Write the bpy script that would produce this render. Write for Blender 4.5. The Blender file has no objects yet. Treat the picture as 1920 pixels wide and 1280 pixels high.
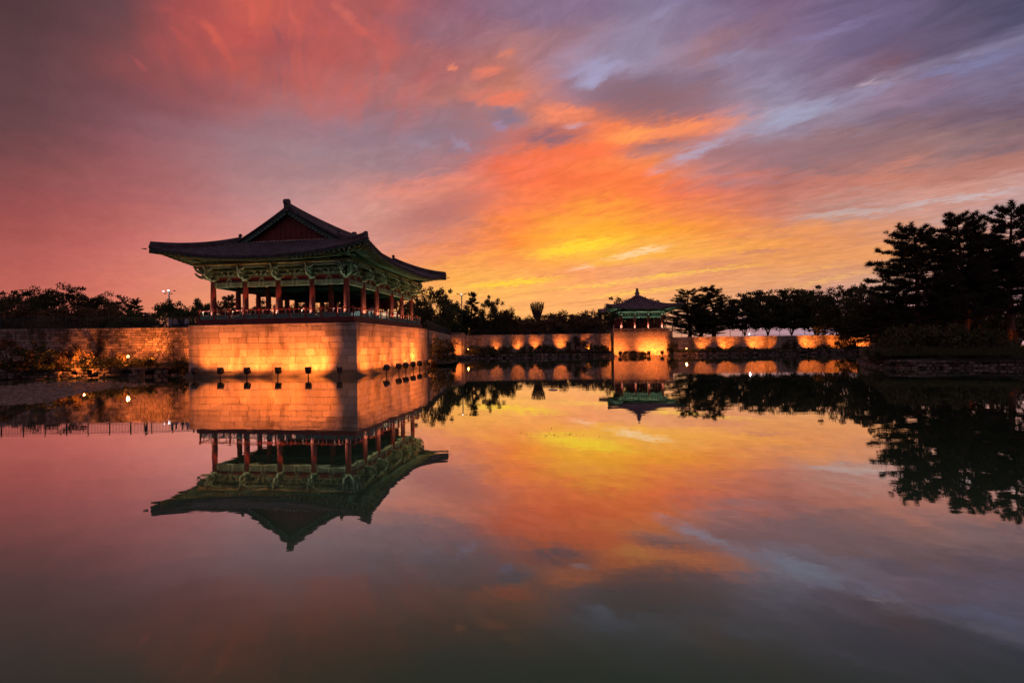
import bpy, math, random
import numpy as np
from mathutils import Vector, Matrix, geometry

# ------------------------------------------------------------------ camera
sc = bpy.context.scene
C = sc.collection
FPX, CAMZ, ROLL, PITCH = 950.0, 2.4, -0.0135, 8 / 950.0
cam_data = bpy.data.cameras.new('camera')
cam = bpy.data.objects.new('camera', cam_data)
C.objects.link(cam)
cam_data.sensor_width = 36.0
cam_data.lens = 36.0 * FPX / 1920.0
cam_data.clip_start = 0.05
cam_data.clip_end = 9000.0
CAMR = Matrix.Rotation(math.pi / 2 + PITCH, 3, 'X') @ Matrix.Rotation(ROLL, 3, 'Z')
cam.matrix_world = Matrix.Translation((0, 0, CAMZ)) @ CAMR.to_4x4()
sc.camera = cam

# ------------------------------------------------------------------ colour helpers
def lin(c):
    c = c / 255.0
    return c / 12.92 if c <= 0.04045 else ((c + 0.055) / 1.055) ** 2.4
def srgb(r, g, b):
    return (lin(r), lin(g), lin(b), 1.0)

# ------------------------------------------------------------------ sky
SKY = {   # colours of the evening sky, rows from high to low, one value every 120 columns
0:"78,52,56 88,60,66 100,68,74 168,78,80 188,92,84 184,90,88 172,92,92 150,96,112 136,108,134 136,110,140 138,124,154 134,118,154 124,98,126 118,98,132 112,98,132 90,82,108 76,72,102",
40:"82,54,58 90,60,66 108,70,74 172,80,80 196,90,82 180,88,86 160,92,96 146,102,118 144,110,130 150,116,138 146,132,160 140,118,142 132,102,124 124,106,142 108,94,128 94,84,112 78,74,104",
80:"86,58,62 94,62,68 118,70,74 178,82,80 186,84,80 156,84,88 152,90,98 150,106,120 184,122,116 160,122,134 146,132,158 162,122,134 134,106,130 122,106,140 104,88,118 100,86,110 96,88,120",
120:"90,60,64 100,66,70 142,76,78 150,80,84 170,86,82 152,86,92 172,98,98 164,104,108 186,116,106 156,132,156 154,142,168 142,116,136 140,126,154 118,96,124 130,92,104 116,104,134 132,126,162",
160:"92,62,66 106,68,74 122,72,78 140,82,88 150,88,92 170,104,106 176,108,108 180,116,110 206,126,106 150,130,158 134,110,130 134,110,130 146,136,164 134,110,132 150,122,146 134,120,152 112,96,120",
200:"94,62,66 110,70,76 124,78,86 142,86,94 164,104,108 172,112,114 156,110,118 176,112,110 216,128,104 180,112,104 146,106,116 154,112,118 162,146,164 158,154,182 132,108,130 120,98,120 106,88,108",
240:"98,64,68 116,72,78 136,86,94 150,102,112 154,116,124 156,118,130 148,122,136 146,120,136 166,118,122 246,128,84 252,132,78 236,126,92 168,156,180 140,112,128 136,106,116 128,98,108 112,90,102",
280:"108,66,70 128,74,78 150,88,94 158,106,112 160,124,132 158,128,138 156,126,138 150,126,142 236,112,80 250,118,72 250,140,76 190,124,118 150,122,136 152,114,116 150,114,116 152,118,120 144,116,122",
320:"122,70,74 142,80,82 158,92,96 166,104,108 168,122,126 168,130,134 164,124,128 196,122,114 250,112,72 252,116,66 254,128,66 184,128,130 176,108,104 170,116,114 180,122,114 176,118,110 210,130,104",
360:"136,72,74 152,82,84 168,94,96 176,108,110 182,134,136 186,138,138 212,140,130 236,138,112 240,120,86 254,114,68 254,120,66 230,116,86 200,118,100 196,126,112 214,132,106 214,142,118 186,160,164",
400:"148,74,74 164,84,84 178,98,96 190,114,112 200,138,136 206,148,144 212,148,136 196,124,110 252,130,68 254,158,58 254,148,60 240,136,78 206,124,106 186,146,136 190,154,150 190,166,168 192,160,160",
440:"162,80,78 174,88,86 192,104,100 206,122,116 210,138,132 214,146,138 206,142,132 214,128,106 253,136,60 254,178,48 254,166,50 250,148,64 240,146,80 226,146,96 222,146,104 216,150,124 208,150,136",
470:"170,86,82 184,94,90 202,112,104 216,130,120 220,142,130 222,148,134 222,144,122 238,140,98 252,150,62 254,194,56 252,178,70 250,174,88 248,172,84 240,156,88 232,156,100 216,150,128 206,150,140",
500:"176,90,84 192,98,92 210,116,104 222,134,118 226,146,128 230,150,128 240,152,108 246,148,88 248,146,94 246,150,98 236,160,112 238,156,100 226,148,98 222,150,108 206,148,126 204,148,136 196,148,146",
530:"184,94,86 198,102,92 214,118,104 226,136,112 232,148,118 238,152,112 244,156,96 252,190,72 253,192,80 246,162,102 244,164,106 240,162,106 228,158,112 220,156,120 214,166,140 204,154,146 196,148,150",
560:"192,100,88 204,108,92 218,122,102 230,140,106 236,152,108 242,158,100 246,162,98 250,170,102 250,174,104 248,172,106 246,172,108 242,172,114 226,160,126 210,158,148 206,160,156 202,156,156 198,150,156",
600:"196,104,90 208,112,94 222,128,102 232,142,104 238,152,104 244,160,96 246,164,98 252,178,104 252,182,104 248,176,108 242,172,116 226,160,140 198,156,168 196,156,172 200,160,168 206,160,160 196,146,152",
}
SKY = {k: [tuple(int(q) for q in c.split(',')) for c in v.split()] for k, v in SKY.items()}
SKY[648] = SKY[600]
SKY[-150] = [tuple(q * 0.86 for q in c) for c in SKY[0]]
SY = sorted(SKY)
def sky_rgb(px, py):
    px = min(max(px, 0), 1919.9); py = min(max(py, SY[0]), SY[-1] - 0.1)
    i = int(px // 120); fx = px / 120 - i
    for j in range(len(SY) - 1):
        if SY[j] <= py < SY[j + 1]: break
    fy = (py - SY[j]) / (SY[j + 1] - SY[j])
    o = []
    for k in range(3):
        a = lin(SKY[SY[j]][i][k]) * (1 - fx) + lin(SKY[SY[j]][i + 1][k]) * fx
        b = lin(SKY[SY[j + 1]][i][k]) * (1 - fx) + lin(SKY[SY[j + 1]][i + 1][k]) * fx
        o.append(a * (1 - fy) + b * fy)
    return o

world = bpy.data.worlds.new('World')
sc.world = world
world.use_nodes = True
wt = world.node_tree
wt.nodes.clear()
class NT:
    """small helper for building node trees"""
    def __init__(s, tree): s.t = tree
    def node(s, typ, **kw):
        n = s.t.nodes.new(typ)
        for k, v in kw.items(): setattr(n, k, v)
        return n
    def put(s, sock, v):
        if isinstance(v, bpy.types.NodeSocket): s.t.links.new(v, sock)
        elif v is not None: sock.default_value = v
    def m(s, op, a, b=None, c=None, clamp=False):
        n = s.node('ShaderNodeMath', operation=op); n.use_clamp = clamp
        s.put(n.inputs[0], a); s.put(n.inputs[1], b); s.put(n.inputs[2], c)
        return n.outputs[0]
    def xyz(s, x, y, z=0.0):
        n = s.node('ShaderNodeCombineXYZ')
        s.put(n.inputs[0], x); s.put(n.inputs[1], y); s.put(n.inputs[2], z)
        return n.outputs[0]
    def sep(s, v):
        n = s.node('ShaderNodeSeparateXYZ'); s.put(n.inputs[0], v); return n.outputs
    def noise(s, vec, scale=1.0, detail=4.0, rough=0.5, dist=0.0, col=False):
        n = s.node('ShaderNodeTexNoise')
        s.put(n.inputs['Vector'], vec); s.put(n.inputs['Scale'], scale); s.put(n.inputs['Detail'], detail)
        s.put(n.inputs['Roughness'], rough); s.put(n.inputs['Distortion'], dist)
        return n.outputs['Color' if col else 'Fac']
    def ramp(s, fac, stops, interp='LINEAR'):
        n = s.node('ShaderNodeValToRGB'); r = n.color_ramp; r.interpolation = interp
        while len(r.elements) < len(stops): r.elements.new(0.5)
        for e, (p, c) in zip(r.elements, stops):
            e.position = p
            e.color = c if len(c) == 4 else (*c, 1)
        s.put(n.inputs[0], fac)
        return n.outputs[0]
    def mix(s, fac, a, b, mode='MIX'):
        n = s.node('ShaderNodeMix', data_type='RGBA', blend_type=mode)
        s.put(n.inputs[0], fac); s.put(n.inputs[6], a); s.put(n.inputs[7], b)
        return n.outputs[2]
    def rng(s, v, a, b, c=0.0, d=1.0, smooth=True):
        n = s.node('ShaderNodeMapRange', interpolation_type='SMOOTHSTEP' if smooth else 'LINEAR')
        for i, q in enumerate((v, a, b, c, d)): s.put(n.inputs[i], q)
        return n.outputs[0]

# single clouds and rifts: x0 y0 x1 y1 half-width  r g b  strength
CLOUDS = '''
1060 176 1340 184 34 138 102 112 .9
760 262 985 250 30 140 116 130 .75
1240 290 1520 262 20 150 112 120 .7
1430 300 1760 262 26 140 108 116 .55
1540 90 1800 60 26 100 86 116 .5
1100 60 1260 90 24 148 134 160 .5
840 190 900 200 14 150 108 116 .6
955 262 1115 250 17 148 102 112 1
905 212 995 226 15 136 116 136 .95
1140 290 1340 250 14 160 112 114 .95
1250 205 1400 170 20 150 114 128 .5
995 213 1120 216 14 255 142 102 .85
1110 258 1425 220 14 255 146 92 .9
1130 268 1235 242 11 255 162 86 .7
1010 292 1190 276 13 252 112 72 .6
1215 324 1400 242 12 180 172 198 .7
1380 248 1575 188 16 160 164 194 .7
1550 200 1730 137 12 152 142 174 .65
1700 150 1935 88 14 128 126 166 .75
1055 138 1185 113 17 166 160 196 .75
1075 164 1140 142 9 170 168 204 .7
1060 237 1106 232 6 198 178 200 .7
1595 164 1660 148 5 206 178 188 .55
1470 88 1650 28 8 134 122 162 .65
1310 118 1450 96 11 148 138 168 .6
1200 40 1290 5 10 150 140 172 .6
846 258 880 282 9 164 148 178 .55
920 232 955 244 8 152 136 172 .65
770 262 830 284 9 160 142 160 .4
838 126 854 126 7 238 138 106 .85
885 144 948 124 8 234 126 102 .85
925 106 965 96 6 220 128 104 .7
845 184 950 168 7 218 122 106 .65
895 194 1000 176 9 244 122 94 .8
690 102 730 112 9 190 108 104 .6
690 364 905 332 13 242 140 114 .55
700 430 945 362 20 176 108 106 .8
560 240 760 250 18 150 118 132 .45
980 480 1195 444 12 255 222 54 .85
985 432 1195 398 14 255 172 60 .5
1130 487 1260 460 6 255 224 176 .75
1065 507 1115 498 3.5 255 204 172 .75
850 540 1070 519 6 255 216 58 .9
830 490 960 470 7 255 178 72 .5
1150 526 1440 494 3.5 255 206 80 .9
1000 545 1250 522 3 255 206 90 .8
1150 540 1420 512 4 222 140 112 .7
1270 515 1460 498 3 210 130 110 .7
1080 560 1300 536 3.5 255 206 92 .9
1480 408 1745 384 9 198 178 174 .65
1670 388 1925 354 8 198 196 202 .65
1350 477 1510 466 4.5 186 118 108 .65
1250 500 1420 486 4 206 128 110 .6
1440 520 1600 494 4 250 178 92 .6
1460 545 1640 505 4 255 196 100 .6
1400 440 1600 420 8 250 156 84 .5
1480 340 1640 332 10 206 124 104 .5
372 36 424 94 9 208 94 80 .85
470 -5 476 64 8 208 96 84 .75
318 58 364 86 7 188 84 80 .65
538 -5 556 56 10 208 98 88 .75
628 4 662 46 10 212 106 94 .8
656 44 698 66 6 202 98 90 .7
246 106 278 142 6 168 80 84 .75
408 80 446 134 7 194 86 80 .65
585 5 600 40 6 196 92 86 .6
300 25 350 20 7 172 78 80 .55
505 40 530 90 7 130 80 92 .45
'''
def build_sky():
    w = NT(wt)
    tc = w.node('ShaderNodeTexCoord').outputs['Generated']
    dx, dy, dz = w.sep(tc)
    az = w.m('ARCTAN2', dx, dy)
    el = w.m('ARCSINE', dz)
    inv = w.m('DIVIDE', 1.0, w.m('ADD', w.m('MAXIMUM', dz, 0.0), 0.07))
    px = w.m('MULTIPLY', dx, inv); py = w.m('MULTIPLY', dy, inv)
    # cloud sheet axes: s runs along the streets of cloud, t across them
    s_ = w.m('MULTIPLY', w.m('SUBTRACT', py, px), 0.7071)
    t_ = w.m('MULTIPLY', w.m('ADD', py, px), 0.7071)
    # billowing warp of the colour field
    big = w.noise(w.xyz(w.m('MULTIPLY', s_, 2.2), w.m('MULTIPLY', t_, 3.4), 3.1), 1.0, 3, 0.5, 0.3, True)
    bx, by, bz = w.sep(big)
    fine = w.noise(w.xyz(w.m('MULTIPLY', s_, 10.0), w.m('MULTIPLY', t_, 17.0), 7.7), 1.0, 5, 0.66, 0.4, True)
    fx, fy, fz = w.sep(fine)
    calm = w.rng(az, -0.50, -0.05, 0.38, 1.0)
    azw = w.m('ADD', az, w.m('MULTIPLY', calm, w.m('ADD', w.m('MULTIPLY', w.m('SUBTRACT', bx, 0.5), 0.13), w.m('MULTIPLY', w.m('SUBTRACT', fx, 0.5), 0.070))))
    att = w.m('MULTIPLY', calm, w.rng(el, 0.02, 0.30, 0.20, 1.0))
    elw = w.m('ADD', el, w.m('MULTIPLY', att, w.m('ADD', w.m('MULTIPLY', w.m('SUBTRACT', by, 0.5), 0.085), w.m('MULTIPLY', w.m('SUBTRACT', fy, 0.5), 0.048))))
    fac = w.rng(azw, -math.radians(46.5), math.radians(46.5), 0, 1, False)
    rows = [0, 1.5, 3, 4.5, 6, 8, 10, 12, 14, 16, 18, 20, 22, 24, 26.5, 29, 31.5, 34, 38, 45]
    col = None
    for k, e in enumerate(rows):
        stops = []
        er = math.radians(e)
        for q in range(31):
            a = math.radians(-46.5 + q * 3.1)
            ac = min(max(a, -math.radians(45)), math.radians(45))
            d = CAMR.transposed() @ Vector((math.sin(ac) * math.cos(er), math.cos(ac) * math.cos(er), math.sin(er)))
            c = sky_rgb(960 + FPX * d.x / -d.z, 640 - FPX * d.y / -d.z)
            stops.append((q / 30.0, c))
        r = w.ramp(fac, stops, 'LINEAR')
        if col is None: col = r
        else: col = w.mix(w.rng(elw, math.radians(rows[k - 1]), er), col, r)
    # the sky behind and overhead goes on as an even dusk
    back = w.m('MAXIMUM', w.rng(w.m('ABSOLUTE', az), 0.95, 2.2), w.rng(el, 0.72, 1.25))
    col = w.mix(back, col, srgb(122, 98, 116))
    # wisps: light and dark streaks along the cloud streets
    n3 = w.noise(w.xyz(w.m('MULTIPLY', s_, 6.0), w.m('MULTIPLY', t_, 11.0), 1.0), 1.0, 5, 0.70, 0.6)
    low = w.rng(el, 0.05, 0.22, 1.0, 0.0)
    n4 = w.noise(w.xyz(w.m('MULTIPLY', s_, 1.2), w.m('MULTIPLY', t_, 4.2), 5.0), 1.0, 6, 0.66, 0.5)
    br = w.m('ADD', w.m('ADD', 1.0, w.m('MULTIPLY', calm, w.rng(n3, 0.30, 0.72, -0.115, 0.11))), w.m('MULTIPLY', w.m('MULTIPLY', low, calm), w.rng(n4, 0.36, 0.66, -0.10, 0.08)))
    sc_ = w.node('ShaderNodeVectorMath', operation='SCALE')
    w.put(sc_.inputs[0], col); w.put(sc_.inputs['Scale'], br)
    col = sc_.outputs[0]
    # low bars of sunlit yellow and shaded mauve between the bars
    cen = w.m('MULTIPLY', low, w.m('MULTIPLY', w.rng(az, -0.55, -0.05), w.rng(az, 0.28, 0.75, 1.0, 0.0)))
    y1 = w.m('MULTIPLY', cen, w.rng(n4, 0.60, 0.76, 0.0, 0.28))
    col = w.mix(y1, col, srgb(255, 205, 62))
    d1 = w.m('MULTIPLY', low, w.m('MULTIPLY', w.rng(az, -0.1, 0.35), w.rng(n4, 0.32, 0.47, 0.4, 0.0)))
    col = w.mix(d1, col, srgb(190, 120, 112))
    # the single clouds
    vw = w.xyz(w.m('ADD', az, w.m('MULTIPLY', w.m('SUBTRACT', fx, 0.5), 0.045)), w.m('ADD', el, w.m('MULTIPLY', w.m('SUBTRACT', fy, 0.5), 0.036)), 0.0)
    frag = w.rng(n3, 0.30, 0.58, 0.45, 1.0)
    for ln in CLOUDS.split('\n'):
        q = [float(v) for v in ln.split()]
        if len(q) != 9: continue
        def ae(x, y):
            d = (CAMR @ Vector(((x - 960) / FPX, (640 - y) / FPX, -1.0))).normalized()
            return math.atan2(d.x, d.y), math.asin(d.z)
        a0, e0 = ae(q[0], q[1]); a1, e1 = ae(q[2], q[3])
        mp = w.node('ShaderNodeMapping', vector_type='TEXTURE')
        w.put(mp.inputs[0], vw)
        mp.inputs['Location'].default_value = ((a0 + a1) / 2, (e0 + e1) / 2, 0)
        mp.inputs['Rotation'].default_value = (0, 0, math.atan2(e1 - e0, a1 - a0))
        sc2 = math.hypot(a1 - a0, e1 - e0) / max(1.0, math.hypot(q[2] - q[0], q[3] - q[1]))
        mp.inputs['Scale'].default_value = (math.hypot(a1 - a0, e1 - e0) * 0.62 + 0.004, q[4] * sc2 * (1.5 if q[0] > 760 else 1.9), 1)
        le = w.node('ShaderNodeVectorMath', operation='LENGTH'); w.put(le.inputs[0], mp.outputs[0])
        mk = w.m('MULTIPLY', w.rng(le.outputs['Value'], 0.15, 1.0, q[8] * (1.0 if q[0] > 830 else 0.95), 0.0), frag)
        col = w.mix(mk, col, srgb(q[5], q[6], q[7]))
    # rift of pale blue sky along one cloud street, widening with the breaks in the sheet
    n5 = w.noise(w.xyz(w.m('MULTIPLY', s_, 1.3), w.m('MULTIPLY', t_, 2.6), 9.0), 1.0, 4, 0.6, 0.7)
    tt = w.m('ADD', t_, w.m('MULTIPLY', w.m('SUBTRACT', n5, 0.5), 0.42))
    rift = w.m('MULTIPLY', w.rng(w.m('ABSOLUTE', w.m('SUBTRACT', tt, 2.03)), 0.01, 0.10, 1.0, 0.0), w.m('MULTIPLY', w.rng(s_, -0.9, -0.1, 0.3, 1.0), w.rng(s_, 0.9, 1.35, 1.0, 0.0)))
    rift = w.m('MULTIPLY', rift, w.rng(n5, 0.36, 0.62, 0.0, 0.2))
    col = w.mix(rift, col, srgb(176, 172, 200))
    # clear twilight air between the clouds
    n6 = w.noise(w.xyz(w.m('MULTIPLY', s_, 0.9), w.m('MULTIPLY', t_, 1.4), 21.0), 1.0, 5, 0.58, 0.9)
    gap = w.m('MULTIPLY', w.rng(n6, 0.55, 0.75, 0.0, 0.35), w.m('MULTIPLY', w.rng(el, 0.16, 0.36), w.rng(az, -0.5, 0.15)))
    gap = w.m('MULTIPLY', gap, w.rng(t_, 1.1, 2.0, 1.0, 0.35))
    col = w.mix(gap, col, srgb(140, 132, 172))
    # fall streaks of red cirrus high in the west
    q = w.m('ADD', w.m('MULTIPLY', px, 1.0), w.m('MULTIPLY', py, 0.52))
    r_ = w.m('ADD', w.m('MULTIPLY', py, 1.0), w.m('MULTIPLY', px, -0.52))
    n7 = w.noise(w.xyz(w.m('MULTIPLY', q, 5.5), w.m('MULTIPLY', r_, 1.5), 2.0), 1.0, 5, 0.58, 0.7)
    cir = w.m('MULTIPLY', w.rng(n7, 0.40, 0.66), w.m('MULTIPLY', w.rng(az, -0.68, -0.46), w.rng(az, -0.30, -0.02, 1.0, 0.0)))
    cir = w.m('MULTIPLY', cir, w.m('MULTIPLY', w.rng(el, 0.33, 0.50), w.rng(el, 0.66, 0.9, 1.0, 0.0)))
    col = w.mix(w.m('MULTIPLY', cir, 0.42), col, srgb(226, 98, 78))
    # a little true twilight scattering underneath
    sky = w.node('ShaderNodeTexSky', sky_type='NISHITA')
    sky.sun_disc = False
    sky.sun_elevation = math.radians(1.5)
    sky.sun_rotation = math.radians(6)
    sky.air_density = 1.5; sky.dust_density = 2.0
    bg1 = w.node('ShaderNodeBackground'); w.put(bg1.inputs[0], col); bg1.inputs[1].default_value = 1.0
    bg2 = w.node('ShaderNodeBackground'); w.put(bg2.inputs[0], sky.outputs[0]); bg2.inputs[1].default_value = 0.006
    add = w.node('ShaderNodeAddShader')
    wt.links.new(bg1.outputs[0], add.inputs[0]); wt.links.new(bg2.outputs[0], add.inputs[1])
    out = w.node('ShaderNodeOutputWorld')
    wt.links.new(add.outputs[0], out.inputs['Surface'])
build_sky()
world.cycles.sampling_method = 'MANUAL'
world.cycles.sample_map_resolution = 512

# ------------------------------------------------------------------ sun (just above the horizon behind the far trees)
sun_d = bpy.data.lights.new('sun', 'SUN')
sun_d.energy = 0.05
sun_d.angle = math.radians(3)
sun_d.color = (1.0, 0.62, 0.30)
sun = bpy.data.objects.new('sun', sun_d)
C.objects.link(sun)
sun.rotation_euler = Vector((-math.sin(math.radians(6)), -math.cos(math.radians(6)), -math.tan(math.radians(1.5)))).to_track_quat('-Z', 'Y').to_euler()

sc.view_settings.view_transform = 'Standard'
sc.view_settings.look = 'None'
sc.view_settings.exposure = 0.0
sc.view_settings.gamma = 1.0
sc.view_settings.use_curve_mapping = False
sc.render.engine = 'CYCLES'
sc.cycles.use_denoising = True
sc.cycles.max_bounces = 6
sc.cycles.diffuse_bounces = 2
sc.cycles.glossy_bounces = 3
sc.cycles.transmission_bounces = 2
sc.cycles.sample_clamp_indirect = 4.0
sc.cycles.caustics_reflective = False
sc.cycles.caustics_refractive = False

# ------------------------------------------------------------------ placing helpers
def ray(px, py):
    return CAMR @ Vector(((px - 960) / FPX, (640 - py) / FPX, -1.0))
def at(px, py, Y):
    """world point seen at photo pixel (px, py), standing at distance Y"""
    d = ray(px, py)
    return Vector((0, 0, CAMZ)) + d * (Y / d.y)
def onz(px, py, z=0.0):
    d = ray(px, py)
    return Vector((0, 0, CAMZ)) + d * ((z - CAMZ) / d.z)

# ------------------------------------------------------------------ mesh helpers
class MB:
    def __init__(s): s.v = []; s.f = []; s.m = []; s.tone = None
    def add(s, verts, faces, mi=0):
        o = len(s.v); s.v.extend([tuple(q) for q in verts])
        for f in faces:
            s.f.append(tuple(i + o for i in f)); s.m.append(mi)
        return s
    def box(s, x0, x1, y0, y1, z0, z1, mi=0):
        return s.add([(x0,y0,z0),(x1,y0,z0),(x1,y1,z0),(x0,y1,z0),(x0,y0,z1),(x1,y0,z1),(x1,y1,z1),(x0,y1,z1)],
                     [(0,3,2,1),(4,5,6,7),(0,1,5,4),(1,2,6,5),(2,3,7,6),(3,0,4,7)], mi)
    def beam(s, p, q, w, h, mi=0, up=(0, 0, 1), w2=None, h2=None):
        p = Vector(p); q = Vector(q); d = (q - p).normalized()
        r = d.cross(Vector(up))
        if r.length < 1e-5: r = Vector((1, 0, 0))
        r.normalize(); u = r.cross(d).normalized()
        w2 = w if w2 is None else w2; h2 = h if h2 is None else h2
        vs = []
        for c, a, b in ((p, w, h), (q, w2, h2)):
            for sx, sz in ((-1, -1), (1, -1), (1, 1), (-1, 1)):
                vs.append(c + r * (sx * a / 2) + u * (sz * b / 2))
        return s.add(vs, [(3,2,1,0),(4,5,6,7),(0,1,5,4),(1,2,6,5),(2,3,7,6),(3,0,4,7)], mi)
    def tube(s, pts, rad, n=8, mi=0, cap=True):
        pts = [Vector(p) for p in pts]
        if not hasattr(rad, '__len__'): rad = [rad] * len(pts)
        vs = []
        for i, p in enumerate(pts):
            d = (pts[min(i + 1, len(pts) - 1)] - pts[max(i - 1, 0)]).normalized()
            a = d.cross(Vector((0.31, 0.94, 0.13)))
            if a.length < 0.05: a = d.cross(Vector((1, 0, 0)))
            a.normalize(); b = d.cross(a)
            for k in range(n):
                t = 2 * math.pi * k / n
                vs.append(p + (a * math.cos(t) + b * math.sin(t)) * rad[i])
        fs = []
        for i in range(len(pts) - 1):
            for k in range(n):
                k2 = (k + 1) % n
                fs.append((i*n+k, i*n+k2, (i+1)*n+k2, (i+1)*n+k))
        if cap:
            fs.append(tuple(range(n - 1, -1, -1))); fs.append(tuple((len(pts)-1)*n + k for k in range(n)))
        return s.add(vs, fs, mi)
    def lathe(s, prof, n=16, c=(0, 0, 0), mi=0):
        vs = []; fs = []
        for r, z in prof:
            for k in range(n):
                t = 2 * math.pi * k / n
                vs.append((c[0] + r * math.cos(t), c[1] + r * math.sin(t), c[2] + z))
        for i in range(len(prof) - 1):
            for k in range(n):
                k2 = (k + 1) % n
                fs.append((i*n+k, i*n+k2, (i+1)*n+k2, (i+1)*n+k))
        fs.append(tuple(range(n - 1, -1, -1))); fs.append(tuple((len(prof)-1)*n + k for k in range(n)))
        return s.add(vs, fs, mi)
    def prism(s, prof, o, ua, va, na, th, cap_mi=0, edge_mi=0):
        """extrude a 2-D outline (u,v) by th along na, centred"""
        o = Vector(o); ua = Vector(ua); va = Vector(va); na = Vector(na)
        n = len(prof)
        a = [o + ua * p[0] + va * p[1] - na * th / 2 for p in prof]
        b = [q + na * th for q in a]
        s.add(a + b, [tuple(range(n)), tuple(range(2 * n - 1, n - 1, -1))], cap_mi)
        s.add(a + b, [(i, i + n, (i + 1) % n + n, (i + 1) % n) for i in range(n)], edge_mi)
        return s
    def mesh(s, name, mats, smooth=False):
        me = bpy.data.meshes.new(name)
        me.from_pydata(s.v, [], s.f)
        for m in (mats if isinstance(mats, (list, tuple)) else [mats]): me.materials.append(m)
        if any(s.m): me.polygons.foreach_set('material_index', s.m)
        if smooth: me.polygons.foreach_set('use_smooth', [True] * len(me.polygons))
        if s.tone is not None:
            at_ = me.attributes.new('tone', 'FLOAT', 'FACE')
            at_.data.foreach_set('value', s.tone)
        me.update()
        return me
    def build(s, name, mats, parent=None, smooth=False, loc=None, rotz=None):
        return link(name, s.mesh(name, mats, smooth), parent, loc, rotz)

def link(name, data, parent=None, loc=None, rotz=None, scale=None):
    o = bpy.data.objects.new(name, data)
    C.objects.link(o)
    if parent is not None: o.parent = parent
    if loc is not None: o.location = loc
    if rotz is not None: o.rotation_euler = (0, 0, rotz)
    if scale is not None: o.scale = scale if hasattr(scale, '__len__') else (scale,) * 3
    return o
def tag(o, label=None, cat=None, group=None, kind=None):
    if label: o['label'] = label
    if cat: o['category'] = cat
    if group: o['group'] = group
    if kind: o['kind'] = kind
    return o
def thing(name, label, cat, loc=(0, 0, 0), rotz=0.0, group=None):
    return tag(link(name, None, None, loc, rotz), label, cat, group)
def stuff(o): o['kind'] = 'stuff'; return o

# ------------------------------------------------------------------ materials
def mat(name):
    m = bpy.data.materials.new(name); m.use_nodes = True
    t = m.node_tree; b = t.nodes['Principled BSDF']
    return m, NT(t), b
def paint(name, col, rough=0.6, var=0.25, scale=3.0, bump=0.0, spec=0.3, rnd=0.0, metal=0.0):
    m, n, b = mat(name)
    co = n.node('ShaderNodeTexCoord').outputs['Object']
    f = n.noise(co, scale, 5, 0.6)
    k = n.rng(f, 0.3, 0.7, 1 - var, 1 + var)
    if rnd:
        oi = n.node('ShaderNodeObjectInfo').outputs['Random']
        k = n.m('MULTIPLY', k, n.rng(oi, 0, 1, 1 - rnd, 1 + rnd, False))
    vm = n.node('ShaderNodeVectorMath', operation='SCALE')
    vm.inputs[0].default_value = col[:3]; n.put(vm.inputs['Scale'], k)
    n.put(b.inputs['Base Color'], vm.outputs[0])
    b.inputs['Roughness'].default_value = rough
    b.inputs['Specular IOR Level'].default_value = spec
    b.inputs['Metallic'].default_value = metal
    if bump:
        bp = n.node('ShaderNodeBump'); bp.inputs['Strength'].default_value = bump; bp.inputs['Distance'].default_value = 0.02
        n.put(bp.inputs['Height'], n.noise(co, scale * 6, 5, 0.65)); n.put(b.inputs['Normal'], bp.outputs[0])
    return m
def stone(name, col, dark, scale=1.0, stain=0.5, tone=False, rnd=0.0, algae=None):
    """weathered granite: grain, blotches and run-off stains"""
    m, n, b = mat(name)
    co = n.node('ShaderNodeTexCoord').outputs['Object']
    g = n.noise(co, 9 * scale, 6, 0.7)
    x, y, z = n.sep(co)
    st = n.noise(n.xyz(n.m('MULTIPLY', x, 1.1), n.m('MULTIPLY', y, 1.1), n.m('MULTIPLY', z, 0.35)), 0.9 * scale, 5, 0.65)
    c = n.mix(n.rng(g, 0.3, 0.7), [q * 0.86 for q in col[:3]] + [1], [q * 1.10 for q in col[:3]] + [1])
    c = n.mix(n.rng(st, 0.46, 0.70, 0, stain), c, (*dark[:3], 1))
    if tone:
        a = n.node('ShaderNodeAttribute', attribute_name='tone').outputs['Fac']
    else:
        a = n.node('ShaderNodeObjectInfo').outputs['Random']
    vm = n.node('ShaderNodeVectorMath', operation='SCALE')
    n.put(vm.inputs[0], c); n.put(vm.inputs['Scale'], n.rng(a, 0, 1, 1 - rnd, 1 + rnd, False))
    c = vm.outputs[0]
    if algae:
        zz = n.m('ADD', z, n.m('MULTIPLY', n.m('SUBTRACT', st, 0.5), 0.5))
        c = n.mix(n.rng(zz, algae[0], algae[1], 0.75, 0), c, (0.035, 0.033, 0.022, 1))
    n.put(b.inputs['Base Color'], c)
    b.inputs['Roughness'].default_value = 0.85
    b.inputs['Specular IOR Level'].default_value = 0.25
    bp = n.node('ShaderNodeBump'); bp.inputs['Strength'].default_value = 0.35; bp.inputs['Distance'].default_value = 0.03
    n.put(bp.inputs['Height'], n.noise(co, 14 * scale, 6, 0.7)); n.put(b.inputs['Normal'], bp.outputs[0])
    return m
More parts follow.
